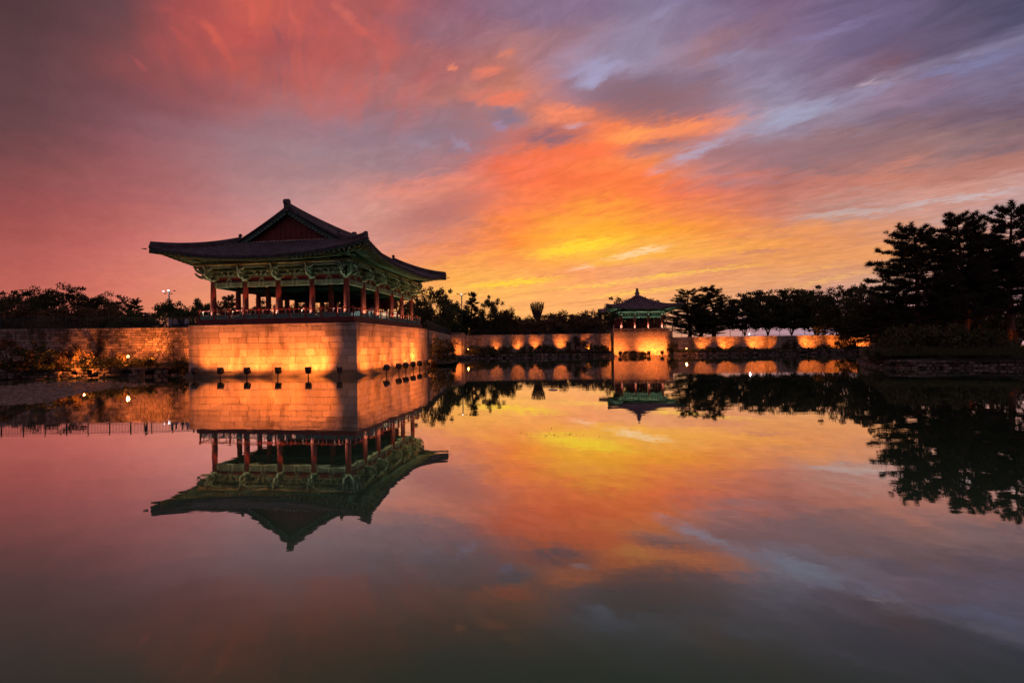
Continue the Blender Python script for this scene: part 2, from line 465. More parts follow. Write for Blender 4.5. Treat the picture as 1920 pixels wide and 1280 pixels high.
def leafmat(name, col, var=0.45, trans=0.25):
    m, n, b = mat(name)
    geo = n.node('ShaderNodeNewGeometry').outputs['Random Per Island']
    oi = n.node('ShaderNodeObjectInfo').outputs['Random']
    k = n.m('MULTIPLY', n.rng(geo, 0, 1, 1 - var, 1 + var, False), n.rng(oi, 0, 1, 0.75, 1.25, False))
    vm = n.node('ShaderNodeVectorMath', operation='SCALE')
    vm.inputs[0].default_value = col[:3]; n.put(vm.inputs['Scale'], k)
    n.put(b.inputs['Base Color'], vm.outputs[0])
    b.inputs['Roughness'].default_value = 0.6
    b.inputs['Specular IOR Level'].default_value = 0.2
    tr = n.node('ShaderNodeBsdfTranslucent'); n.put(tr.inputs[0], vm.outputs[0])
    mx = n.node('ShaderNodeMixShader'); mx.inputs[0].default_value = trans
    n.t.links.new(b.outputs[0], mx.inputs[1]); n.t.links.new(tr.outputs[0], mx.inputs[2])
    n.t.links.new(mx.outputs[0], n.t.nodes['Material Output'].inputs[0])
    return m
def emit(name, col, s):
    m, n, b = mat(name)
    b.inputs['Base Color'].default_value = (0.8, 0.8, 0.8, 1)
    b.inputs['Emission Color'].default_value = (*col[:3], 1)
    b.inputs['Emission Strength'].default_value = s
    return m

M = {}
M['granite'] = stone('granite_ashlar', (0.46, 0.37, 0.29), (0.08, 0.06, 0.045), 0.7, 0.7, False, 0.26, (0.25, 0.75))
M['joint'] = paint('dark_joint', (0.035, 0.028, 0.022), 0.95, 0.3, 2)
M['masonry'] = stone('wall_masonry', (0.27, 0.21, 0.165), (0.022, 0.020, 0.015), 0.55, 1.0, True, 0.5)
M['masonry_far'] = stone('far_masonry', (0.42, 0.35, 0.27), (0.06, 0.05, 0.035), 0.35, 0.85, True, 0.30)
M['brickwork'] = stone('platform_masonry', (0.44, 0.35, 0.27), (0.16, 0.12, 0.09), 0.4, 0.5, True, 0.25)
M['rubble'] = stone('rubble_stone', (0.17, 0.135, 0.115), (0.03, 0.026, 0.02), 0.9, 0.8, True, 0.6)
M['red'] = paint('red_lacquer', (0.235, 0.048, 0.034), 0.5, 0.22, 1.4, 0.05)
M['red_dark'] = paint('dark_red_boards', (0.13, 0.025, 0.02), 0.6, 0.25, 1.6, 0.05)
M['green'] = paint('green_paint', (0.075, 0.165, 0.115), 0.6, 0.3, 2.2)
M['green_dark'] = paint('deep_green_paint', (0.022, 0.062, 0.045), 0.6, 0.35, 3.0)
M['mint'] = paint('pale_mint_paint', (0.18, 0.32, 0.22), 0.6, 0.2, 2.5)
M['olive'] = paint('yellow_green_paint', (0.17, 0.21, 0.10), 0.6, 0.3, 2.5)
M['teal'] = paint('teal_lattice_paint', (0.12, 0.33, 0.28), 0.6, 0.25, 3.0)
M['white'] = paint('chalk_white_paint', (0.72, 0.68, 0.60), 0.6, 0.15, 3.0)
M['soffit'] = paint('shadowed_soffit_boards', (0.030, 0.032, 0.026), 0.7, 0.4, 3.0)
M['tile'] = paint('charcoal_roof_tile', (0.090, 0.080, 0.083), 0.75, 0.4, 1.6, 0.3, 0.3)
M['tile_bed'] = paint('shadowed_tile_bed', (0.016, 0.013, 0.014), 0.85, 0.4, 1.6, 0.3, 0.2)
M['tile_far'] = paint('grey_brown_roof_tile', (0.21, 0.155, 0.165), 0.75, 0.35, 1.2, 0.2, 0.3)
M['plaster'] = paint('lime_plaster', (0.45, 0.38, 0.33), 0.8, 0.3, 2.0)
M['iron'] = paint('black_iron', (0.012, 0.014, 0.014), 0.6, 0.3, 4)
M['fence'] = paint('green_iron', (0.015, 0.035, 0.033), 0.6, 0.3, 4)
M['lamp_body'] = paint('lamp_housing', (0.035, 0.032, 0.03), 0.55, 0.3, 8, 0.1)
M['pole'] = paint('galvanised_pole', (0.30, 0.30, 0.30), 0.5, 0.15, 3)
M['bark'] = paint('tree_bark', (0.055, 0.038, 0.028), 0.9, 0.4, 4, 0.6)
M['bark_red'] = paint('red_pine_bark', (0.17, 0.085, 0.05), 0.9, 0.4, 4, 0.6)
M['leaf'] = leafmat('broad_leaf', (0.075, 0.080, 0.030))
M['leaf_rust'] = leafmat('rusty_leaf', (0.115, 0.078, 0.036))
M['leaf_green'] = leafmat('fresh_leaf', (0.080, 0.115, 0.036))
M['needle'] = leafmat('pine_needle', (0.050, 0.060, 0.026), 0.4, 0.12)
M['needle_dark'] = leafmat('dark_pine_needle', (0.034, 0.036, 0.018), 0.4, 0.08)
M['shrub'] = leafmat('shrub_leaf', (0.075, 0.080, 0.030))
M['grass'] = leafmat('bank_grass', (0.075, 0.085, 0.030), 0.4, 0.2)
M['duckweed'] = leafmat('floating_weed', (0.20, 0.165, 0.115), 0.55, 0.05)
M['soil'] = paint('park_turf', (0.045, 0.050, 0.024), 0.95, 0.4, 0.3, 0.3)
M['bulb'] = emit('lit_bulb', (1.0, 0.46, 0.13), 3.0)
M['bulb_white'] = emit('lit_white_lamp', (0.92, 0.95, 1.0), 5)
M['panel_white'] = emit('backlit_panel', (0.62, 0.90, 0.78), 0.45)
M['panel_warm'] = emit('backlit_warm_panel', (1.0, 0.66, 0.38), 0.75)

# ------------------------------------------------------------------ water
def water_mat():
    m = bpy.data.materials.new('pond_water'); m.use_nodes = True
    n = NT(m.node_tree); m.node_tree.nodes.clear()
    pos = n.node('ShaderNodeNewGeometry').outputs['Position']
    x, y, z = n.sep(pos)
    # soft swell, fine ripples, and a patch of wind-roughened water near the west bank
    a = n.noise(n.xyz(n.m('MULTIPLY', x, 0.35), n.m('MULTIPLY', y, 0.9)), 1.0, 3, 0.5)
    b = n.noise(n.xyz(n.m('MULTIPLY', x, 2.2), n.m('MULTIPLY', y, 3.6), 4.0), 1.0, 3, 0.55)
    h = n.m('ADD', n.m('MULTIPLY', a, 0.0026), n.m('MULTIPLY', b, 0.0004))
    edge = n.noise(n.xyz(n.m('MULTIPLY', x, 0.10), n.m('MULTIPLY', y, 0.22), 2.0), 1.0, 4, 0.6)
    dxp = n.m('MULTIPLY', n.m('ADD', x, 43.0), 0.062)
    dyp = n.m('MULTIPLY', n.m('SUBTRACT', y, 35.5), 0.135)
    rad = n.m('SQRT', n.m('ADD', n.m('MULTIPLY', dxp, dxp), n.m('MULTIPLY', dyp, dyp)))
    patch = n.rng(n.m('ADD', rad, n.m('MULTIPLY', n.m('SUBTRACT', edge, 0.5), 1.5)), 0.72, 1.05, 1.0, 0.0)
    c = n.noise(n.xyz(n.m('MULTIPLY', x, 0.9), n.m('MULTIPLY', y, 2.2), 9.0), 1.0, 3, 0.6)
    h = n.m('ADD', h, n.m('MULTIPLY', n.m('MULTIPLY', patch, c), 0.02))
    bp = n.node('ShaderNodeBump'); bp.inputs['Strength'].default_value = 1.0; bp.inputs['Distance'].default_value = 1.0
    n.put(bp.inputs['Height'], h)
    lw = n.node('ShaderNodeLayerWeight'); lw.inputs[0].default_value = 0.5
    n.put(lw.inputs['Normal'], bp.outputs[0])
    fac = n.rng(lw.outputs['Facing'], 0.44, 0.92, 0.015, 0.95)
    df = n.node('ShaderNodeBsdfDiffuse'); df.inputs[0].default_value = (0.095, 0.215, 0.105, 1)
    gl = n.node('ShaderNodeBsdfGlossy'); gl.inputs['Roughness'].default_value = 0.012
    gl.inputs[0].default_value = (0.97, 0.95, 0.93, 1)
    n.put(gl.inputs['Normal'], bp.outputs[0])
    mx = n.node('ShaderNodeMixShader'); n.put(mx.inputs[0], fac)
    m.node_tree.links.new(df.outputs[0], mx.inputs[1]); m.node_tree.links.new(gl.outputs[0], mx.inputs[2])
    o = n.node('ShaderNodeOutputMaterial'); m.node_tree.links.new(mx.outputs[0], o.inputs[0])
    return m
M['water'] = water_mat()
wm = MB(); wm.add([(-140, -45, 0), (140, -45, 0), (140, 125, 0), (-140, 125, 0)], [(0, 1, 2, 3)])
tag(wm.build('water', M['water']), 'still pond water mirroring the sunset sky', None, None, 'structure')

# ------------------------------------------------------------------ ground round the pond
rnd = random.Random(11)
TH = math.radians(8.2)                       # heading of the near platform
PW, PD, PH = 15.9, 19.2, 4.6                 # its width, depth and height above the water
CORNER = onz(670, 705, 0)
EX = Vector((math.cos(TH), -math.sin(TH), 0)); EY = Vector((math.sin(TH), math.cos(TH), 0))
PO = CORNER - EX * (PW / 2) + EY * (PD / 2)  # centre of the platform
def loc2w(x, y, z=0.0): return PO + EX * x + EY * y + Vector((0, 0, z))

WALL_Y = 50.2
shore = [(-120, 46.5, 4.55), (-60, 48.2, 4.62), (-27.2, WALL_Y + 0.05, 4.62), (-22.0, 54.5, 4.5), (-13.0, 62.0, 4.5), (-10.9, 64.0, 4.5), (-11.7, 97.3, 4.62), (-9.6, 97.3, 4.62), (-9.4, 103.6, 4.62),
         (20.2, 104.6, 4.62), (20.6, 108.0, 4.62), (31.4, 108.0, 3.62), (31.9, 102.6, 3.62), (68.0, 98.6, 3.62), (100, 96, 3.2), (125, 60, 1.4), (125, -42, 1.2), (-120, -42, 1.2)]
R_ = 3000.0
outer = [(-R_, -R_, 2.0), (R_, -R_, 2.0), (R_, R_, 4.6), (-R_, R_, 4.6)]
tris = geometry.tessellate_polygon([[Vector((x, y, 0)) for x, y, z in outer], [Vector((x, y, 0)) for x, y, z in shore]])
g = MB(); g.add(outer + shore, [tuple(t) for t in tris])
gm = g.mesh('ground', M['soil'])
for p in gm.polygons:
    if p.normal.z < 0: p.flip()
tag(link('ground', gm), 'dark park turf around the pond', None, None, 'structure')

# ------------------------------------------------------------------ masonry walls
def masonry(mb, p, q, z0, z1, ch, bw, depth=0.25, rr=rnd, bulge=0.03, gap=0.014, batter=0.0):
    """courses of roughly squared blocks from p to q (seen from the right-hand side of p->q)"""
    p = Vector((p[0], p[1], 0)); q = Vector((q[0], q[1], 0))
    d = (q - p); L = d.length; d.normalize(); nrm = Vector((d.y, -d.x, 0))
    z = z0; tone = []
    while z < z1 - 0.05:
        h = min(ch * rr.uniform(0.82, 1.18), z1 - z)
        if z1 - z - h < ch * 0.4: h = z1 - z
        x = -rr.uniform(0, bw)
        off = batter * (z1 - z)
        while x < L:
            w = bw * rr.uniform(0.6, 1.5)
            x0, x1 = max(x, 0), min(x + w, L)
            x += w
            if x1 - x0 < 0.06: continue
            b = off + rr.uniform(0, bulge); i = min(0.03, h * 0.14)
            def P(s, zz, o): return p + d * s + nrm * o + Vector((0, 0, zz))
            a0, a1, b0, b1 = x0 + gap, x1 - gap, z + gap, z + h - gap
            mb.add([P(a0, b0, off - depth), P(a1, b0, off - depth), P(a1, b1, off - depth), P(a0, b1, off - depth),
                    P(a0, b0, b - i), P(a1, b0, b - i), P(a1, b1, b - i), P(a0, b1, b - i),
                    P(a0 + i, b0 + i, b), P(a1 - i, b0 + i, b), P(a1 - i, b1 - i, b), P(a0 + i, b1 - i, b)],
                   [(0,1,5,4),(1,2,6,5),(2,3,7,6),(3,0,4,7),(4,5,9,8),(5,6,10,9),(6,7,11,10),(7,4,8,11),(8,9,10,11)])
            tone.extend([rr.random()] * 9)
        z += h
    mb.tone = (mb.tone or []) + tone
    return mb
def wall(name, label, pts, z0, z1, ch, bw, m, cap=None, th=0.9, group=None, batter=0.0):
    """a retaining wall: core, face blocks and a coping"""
    t = thing(name, label, 'wall', (0, 0, 0), 0, group)
    core = MB(); fac = MB(); cp = MB()
    for (p, q) in zip(pts[:-1], pts[1:]):
        d = (Vector(q) - Vector(p)).normalized(); n = Vector((d.y, -d.x))
        a = Vector(p) - n * (th / 2 + 0.06); b = Vector(q) - n * (th / 2 + 0.06)
        core.beam((a.x, a.y, (z0 + z1) / 2 - 0.02), (b.x, b.y, (z0 + z1) / 2 - 0.02), th, z1 - z0 - 0.06)
        masonry(fac, p, q, z0, z1, ch, bw, batter=batter)
    core.build('wall_core', M['joint'], t)
    stuff(fac.build('face_stones', m, t))
    return t

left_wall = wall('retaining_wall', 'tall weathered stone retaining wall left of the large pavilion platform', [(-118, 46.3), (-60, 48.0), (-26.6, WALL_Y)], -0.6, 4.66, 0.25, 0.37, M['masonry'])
side_wall = wall('retaining_wall', 'shaded stone retaining wall running back from the large platform to the lit pier', [(-10.6, 61.6), (-11.5, 96.2)], -0.6, 4.55, 0.3, 0.5, M['masonry_far'])
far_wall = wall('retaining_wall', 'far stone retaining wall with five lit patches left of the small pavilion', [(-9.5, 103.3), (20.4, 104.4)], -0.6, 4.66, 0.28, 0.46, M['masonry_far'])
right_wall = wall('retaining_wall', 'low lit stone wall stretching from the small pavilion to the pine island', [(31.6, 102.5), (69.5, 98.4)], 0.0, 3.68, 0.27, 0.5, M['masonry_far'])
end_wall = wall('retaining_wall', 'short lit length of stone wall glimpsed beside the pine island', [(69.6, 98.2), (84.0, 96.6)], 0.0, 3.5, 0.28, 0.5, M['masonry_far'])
pier = thing('stone_pier', 'brightly lit square stone pier at the bend of the far shore wall', 'pier')
pm = MB()
for p, q in (((-11.55, 96.3), (-9.6, 96.2)), ((-9.6, 96.2), (-9.45, 103.2))): masonry(pm, p, q, -0.6, 4.85, 0.27, 0.45)
stuff(pm.build('face_stones', M['masonry_far'], pier))
MB().box(-11.5, -9.68, 96.35, 103.1, -0.6, 4.82).build('wall_core', M['joint'], pier)
MB().box(-11.75, -9.45, 96.05, 103.0, 4.853, 5.0).build('coping', M['brickwork'], pier)

# ------------------------------------------------------------------ near platform of big granite ashlar
plat = thing('stone_platform', 'large floodlit granite ashlar platform under the big pavilion', 'platform', PO, -TH)
hw, hd = PW / 2, PD / 2
MB().box(-hw + 0.12, hw - 0.12, -hd + 0.12, hd - 0.12, -0.6, PH - 0.05).build('platform_core', M['joint'], plat)
courses = [0.0, 0.46, 1.12, 1.78, 2.42, 2.95, 3.46, 3.94, 4.36]
def ashlar(face, a0, a1, z0, z1, out, name='stone_block', m=None):
    """one block; face 0 = front (-y), 1 = right (+x), 2 = left (-x)"""
    g_, b_ = 0.008, 0.020
    mb = MB()
    def P(s, o, z):
        if face == 0: return (s, -hd - o, z)
        if face == 1: return (hw + o, s, z)
        return (-hw - o, -s, z)
    s0, s1, q0, q1 = a0 + g_, a1 - g_, z0 + g_, z1 - g_
    mb.add([P(s0, -0.4, q0), P(s1, -0.4, q0), P(s1, -0.4, q1), P(s0, -0.4, q1),
            P(s0, out - b_, q0), P(s1, out - b_, q0), P(s1, out - b_, q1), P(s0, out - b_, q1),
            P(s0 + b_, out, q0 + b_), P(s1 - b_, out, q0 + b_), P(s1 - b_, out, q1 - b_), P(s0 + b_, out, q1 - b_)],
           [(0,1,5,4),(1,2,6,5),(2,3,7,6),(3,0,4,7),(4,5,9,8),(5,6,10,9),(6,7,11,10),(7,4,8,11),(8,9,10,11)])
    return mb.build(name, m or M['granite'], plat)
rb = random.Random(5)
for k in range(len(courses)):
    z0 = courses[k]; z1 = courses[k + 1] if k + 1 < len(courses) else PH
    cap_ = k == len(courses) - 1
    for face, a0, a1 in ((0, -hw, hw), (1, -hd + 0.4, hd), (2, -hd + 0.4, hd)):
        if face == 2:
            a0, a1 = -1.0, hd - 0.4          # only the strip of the left side that stands clear of the bank
        if k == 0 and face != 2: z0b = -0.5
        else: z0b = z0
        x = a0
        while x < a1 - 0.01:
            w = rb.uniform(0.75, 2.15) if not cap_ else rb.uniform(1.3, 2.6)
            if a1 - x - w < 0.6: w = a1 - x
            step = 0.0
            ashlar(face, x, x + w, z0b, z1, (0.05 if cap_ else rb.uniform(0.0, 0.022)) , 'cap_stone' if cap_ else 'stone_block')
            x += w
# stepped plinth at the waterline
pl = MB()
pl.box(-hw - 0.16, hw + 0.16, -hd - 0.16, -hd - 0.02, -0.5, 0.30)
pl.box(hw + 0.025, hw + 0.16, -hd - 0.02, hd, -0.5, 0.30)
pl.box(-hw - 0.34, hw + 0.34, -hd - 0.34, -hd - 0.163, -0.5, 0.13)
pl.box(hw + 0.163, hw + 0.34, -hd - 0.163, hd, -0.5, 0.13)
pl.build('plinth', M['granite'], plat)

# ------------------------------------------------------------------ iron fences on the wall tops
def fence(label, pts, z, h=1.15, post_gap=2.0, bar=0.14, m=None):
    t = thing('iron_fence', label, 'fence')
    rails = MB(); bars = MB(); m = m or M['fence']
    for p, q in zip(pts[:-1], pts[1:]):
        p = Vector((*p, z)); q = Vector((*q, z)); L = (q - p).length; d = (q - p) / L
        n = max(1, round(L / post_gap))
        for i in range(n + 1):
            c = p + d * (L * i / n)
            MB().box(-0.035, 0.035, -0.035, 0.035, -0.1, h + 0.12).build('post', m, t, False, c)
        for zz in (0.14, h - 0.12):
            rails.beam(p + Vector((0, 0, zz)), q + Vector((0, 0, zz)), 0.03, 0.04)
        s = bar
        while s < L:
            c = p + d * s
            bars.box(c.x - 0.011, c.x + 0.011, c.y - 0.011, c.y + 0.011, z + 0.05, z + h)
            s += bar
    rails.build('rail', m, t)
    stuff(bars.build('bars', m, t))
    return t
fence('dark green iron fence on top of the wall left of the large pavilion', [(-70, 48.6), (-60, 48.9), (-28.0, 51.1)], 4.62)
fence('dark green iron fence along the far wall between lit pier and small pavilion', [(-9.0, 104.4), (20.0, 105.5)], 4.64, 1.2, 2.5, 0.2)
fence('iron fence behind the large platform running back to the lit pier', [(-10.8, 64.0), (-12.2, 97.0)], 4.6, 1.2, 2.5, 0.2)
fence('black iron fence on the low lit wall right of the small pavilion', [(32.2, 103.4), (70.0, 99.4)], 3.66, 1.25, 2.4, 0.2, M['iron'])

# ------------------------------------------------------------------ earth banks and rubble edging at the water
def rubble_edge(mb, pts, z0, z1, size, rr, slope=0.25):
    tone = []
    for p, q in zip(pts[:-1], pts[1:]):
        p = Vector(p); q = Vector(q); L = (q - p).length; d = (q - p) / L; n = Vector((d.y, -d.x))
        z = z0
        while z < z1:
            h = size * rr.uniform(0.55, 0.95); x = -rr.uniform(0, size)
            while x < L:
                w = size * rr.uniform(0.7, 1.7)
                c = p + d * (x + w / 2) - n * ((z - z0) * slope + rr.uniform(-0.12, 0.12))
                x += w
                if z + h > z1 + 0.25 or rr.random() < (0.20 if z > z0 + 0.5 else 0.06): continue
                vs = []
                for sx, sy, sz in ((-1,-1,-1),(1,-1,-1),(1,1,-1),(-1,1,-1),(-1,-1,1),(1,-1,1),(1,1,1),(-1,1,1)):
                    k = rr.uniform(0.78, 1.0)
                    o = d * (sx * w * 0.48 * k) - n * (sy * 0.3 * rr.uniform(0.8, 1.1))
                    vs.append((c.x + o.x, c.y + o.y, z + h / 2 + sz * h * 0.47 * rr.uniform(0.75, 1.0)))
                # blunt the face towards the water with an extra inner ring
                fc = [Vector(vs[i]) for i in (0, 1, 5, 4)]
                m_ = sum(fc, Vector()) / 4; out = Vector((n.x, n.y, 0)) * 0.09
                vs += [tuple(m_ + (f - m_) * 0.62 + out) for f in fc]
                mb.add(vs, [(3,2,1,0),(4,5,6,7),(1,2,6,5),(2,3,7,6),(3,0,4,7),(0,1,9,8),(1,5,10,9),(5,4,11,10),(4,0,8,11),(8,9,10,11)])
                tone.extend([rr.random()] * 10)
            z += h * 0.9
    mb.tone = (mb.tone or []) + tone
def bank(name, label, front, back, zf, zb, m, rows=6, rough=0.12, rr=rnd):
    """ground between a front (water) line and a back line, gently uneven"""
    n = 60
    def along(pts, t):
        pts = [Vector(p) for p in pts]; ls = [(b - a).length for a, b in zip(pts[:-1], pts[1:])]; s = t * sum(ls)
        for a, b, l in zip(pts[:-1], pts[1:], ls):
            if s <= l: return a + (b - a) * (s / l)
            s -= l
        return pts[-1]
    mb = MB(); vs = []
    for j in range(rows + 1):
        for i in range(n + 1):
            a = along(front, i / n); b = along(back, i / n); t = j / rows
            c = a + (b - a) * t
            k = 0 if j in (0, rows) else 1
            vs.append((c.x, c.y, zf + (zb - zf) * (t ** 0.6) + k * rr.uniform(-rough, rough)))
    fs = [(j*(n+1)+i, j*(n+1)+i+1, (j+1)*(n+1)+i+1, (j+1)*(n+1)+i) for j in range(rows) for i in range(n)]
    mb.add(vs, fs)
    return tag(mb.build(name, m, None, True), label, None, None, 'structure')
rr2 = random.Random(23)
# terrace under the left wall
bank('bank_terrace', 'planted terrace at the foot of the left wall', [(-118, 42.0), (-60, 43.6), (-34.5, 46.6), (-31.6, 49.8)], [(-118, 46.5), (-60, 48.1), (-34.5, 49.9), (-31.0, 50.1)], 0.75, 1.25, M['soil'])
e = thing('stone_edging', 'low dark rubble edging at the water below the left wall', 'edging')
mb = MB(); rubble_edge(mb, [(-118, 41.8), (-60, 43.4), (-34.3, 46.4), (-31.2, 49.9)], -0.25, 0.8, 0.55, rr2); stuff(mb.build('edging_stones', M['rubble'], e))
# far bank left of the small pavilion
bank('bank_far', 'grassy strip at the foot of the far wall', [(-11.6, 92.5), (-8.8, 94.5), (-7.5, 98.4), (8, 99.6), (20, 101.2)], [(-11.7, 97.0), (-9.4, 103.4), (-5, 103.6), (8, 104.1), (20.4, 104.5)], 0.55, 1.0, M['soil'])
e = thing('stone_edging', 'dark rubble edging at the water below the far wall', 'edging')
mb = MB(); rubble_edge(mb, [(-11.6, 92.3), (-8.7, 94.3), (-7.4, 98.2), (8, 99.4), (20.2, 101.0)], -0.25, 0.6, 0.6, rr2); stuff(mb.build('edging_stones', M['rubble'], e))
# bank in front of the low right wall
bank('bank_right', 'grass ledge in front of the low lit wall', [(31.4, 98.6), (50, 95.6), (69, 92.6), (82, 86)], [(31.6, 102.7), (50, 100.7), (69.5, 98.5), (84, 92)], 0.75, 1.0, M['soil'])
e = thing('stone_edging', 'dark stone edging at the water below the low lit wall', 'edging')
mb = MB(); rubble_edge(mb, [(31.4, 98.3), (50, 95.3), (69, 92.3), (82, 85.7)], -0.25, 0.85, 0.6, rr2, 0.08); stuff(mb.build('edging_stones', M['rubble'], e))
# strip beside the side wall
bank('bank_side', 'overgrown strip beside the side wall', [(-9.0, 61.0), (-7.6, 64), (-8.4, 80), (-10.6, 92.4)], [(-10.3, 61.8), (-10.8, 64), (-11.0, 80), (-11.6, 96)], 0.3, 0.8, M['soil'])

# the pine island on the right
ISL = [onz(1611, 676.5), onz(1622, 684), onz(1660, 689.5), onz(1720, 691), onz(1790, 690), onz(1860, 690), onz(1930, 690), onz(2040, 692)]
isl_front = [(p.x, p.y) for p in ISL] + [(60, 38), (76, 38)]
isl_back = [(ISL[0].x + 0.8, ISL[0].y + 1.5), (45, 64), (48, 66), (54, 66), (60, 64), (66, 62), (72, 60), (76, 56), (78, 50), (78, 44)]
n = 70
def poly_at(pts, t):
    pts = [Vector(p) for p in pts]; ls = [(b - a).length for a, b in zip(pts[:-1], pts[1:])]; s = t * sum(ls)
    for a, b, l in zip(pts[:-1], pts[1:], ls):
        if s <= l: return a + (b - a) * (s / l)
        s -= l
    return pts[-1]
mb = MB(); vs = []; ROWS = 14
for j in range(ROWS + 1):
    for i in range(n + 1):
        a = poly_at(isl_front, i / n); b = poly_at(isl_back, i / n); t = j / ROWS
        c = a + (b - a) * t
        z = 0.5 + 1.2 * math.sin(math.pi * min(1, t * 1.05)) ** 0.7 + (rr2.uniform(-0.1, 0.1) if 0 < j < ROWS else 0)
        if j == ROWS: z = -0.2
        vs.append((c.x, c.y, z))
mb.add(vs, [(j*(n+1)+i, j*(n+1)+i+1, (j+1)*(n+1)+i+1, (j+1)*(n+1)+i) for j in range(ROWS) for i in range(n)])
tag(mb.build('island', M['soil'], None, True), 'grassy pine island', None, None, 'structure')
e = thing('stone_edging', 'pale rubble stone revetment round the pine island on the right', 'edging')
mb = MB(); rubble_edge(mb, isl_front, -0.3, 0.5, 0.34, rr2, 0.8); stuff(mb.build('edging_stones', M['rubble'], e))

# ------------------------------------------------------------------ pavilions
class Roof:
    """curved Korean tiled roof on a rectangular plan; a, b half width/depth of the eave; gy = half length of the gabled top (None: pyramid)"""
    def __init__(s, a, b, gy, z0, k1, k2, lift, flare, reach, und0, undk):
        s.a, s.b, s.gy, s.z0, s.k1, s.k2, s.lift, s.flare, s.reach, s.und0, s.undk = a, b, gy, z0, k1, k2, lift, flare, reach, und0, undk
        s.S = (b - gy) if gy is not None else min(a, b)
    def top(s, q): return s.z0 + s.k1 * q + s.k2 * q * q
    def up(s, d, q):
        return max(0.0, 1 - d / s.reach) ** 2.5 * max(0.0, 1 - q / (s.S * 1.25))
    def pt(s, side, t, q, under=False, dz=0.0):
        """side 0 front(-y) 1 right(+x) 2 back(+y) 3 left(-x); t along the eave, q distance in from the eave"""
        A, B = (s.a, s.b) if side in (0, 2) else (s.b, s.a)
        d = A - abs(t)
        u = s.up(max(d, 0), q); o = s.flare * u
        k = max(0.0, 1 - max(0, d - q) / 2.5)
        tt = t + math.copysign(o * k, t); w = B - q + o
        z = (s.und0 + s.undk * q if under else s.top(q)) + s.lift * u + dz
        if side == 0: return Vector((tt, -w, z))
        if side == 2: return Vector((-tt, w, z))
        if side == 1: return Vector((w, tt, z))
        return Vector((-w, -tt, z))
    def qmax(s, side, t):
        A = s.a if side in (0, 2) else s.b
        d = A - abs(t)
        if s.gy is None: return min(d, s.a)
        if side in (0, 2): return min(d, s.S)
        return s.a if abs(t) <= s.gy + 0.25 else max(0.0, min(d, s.S + 0.2))

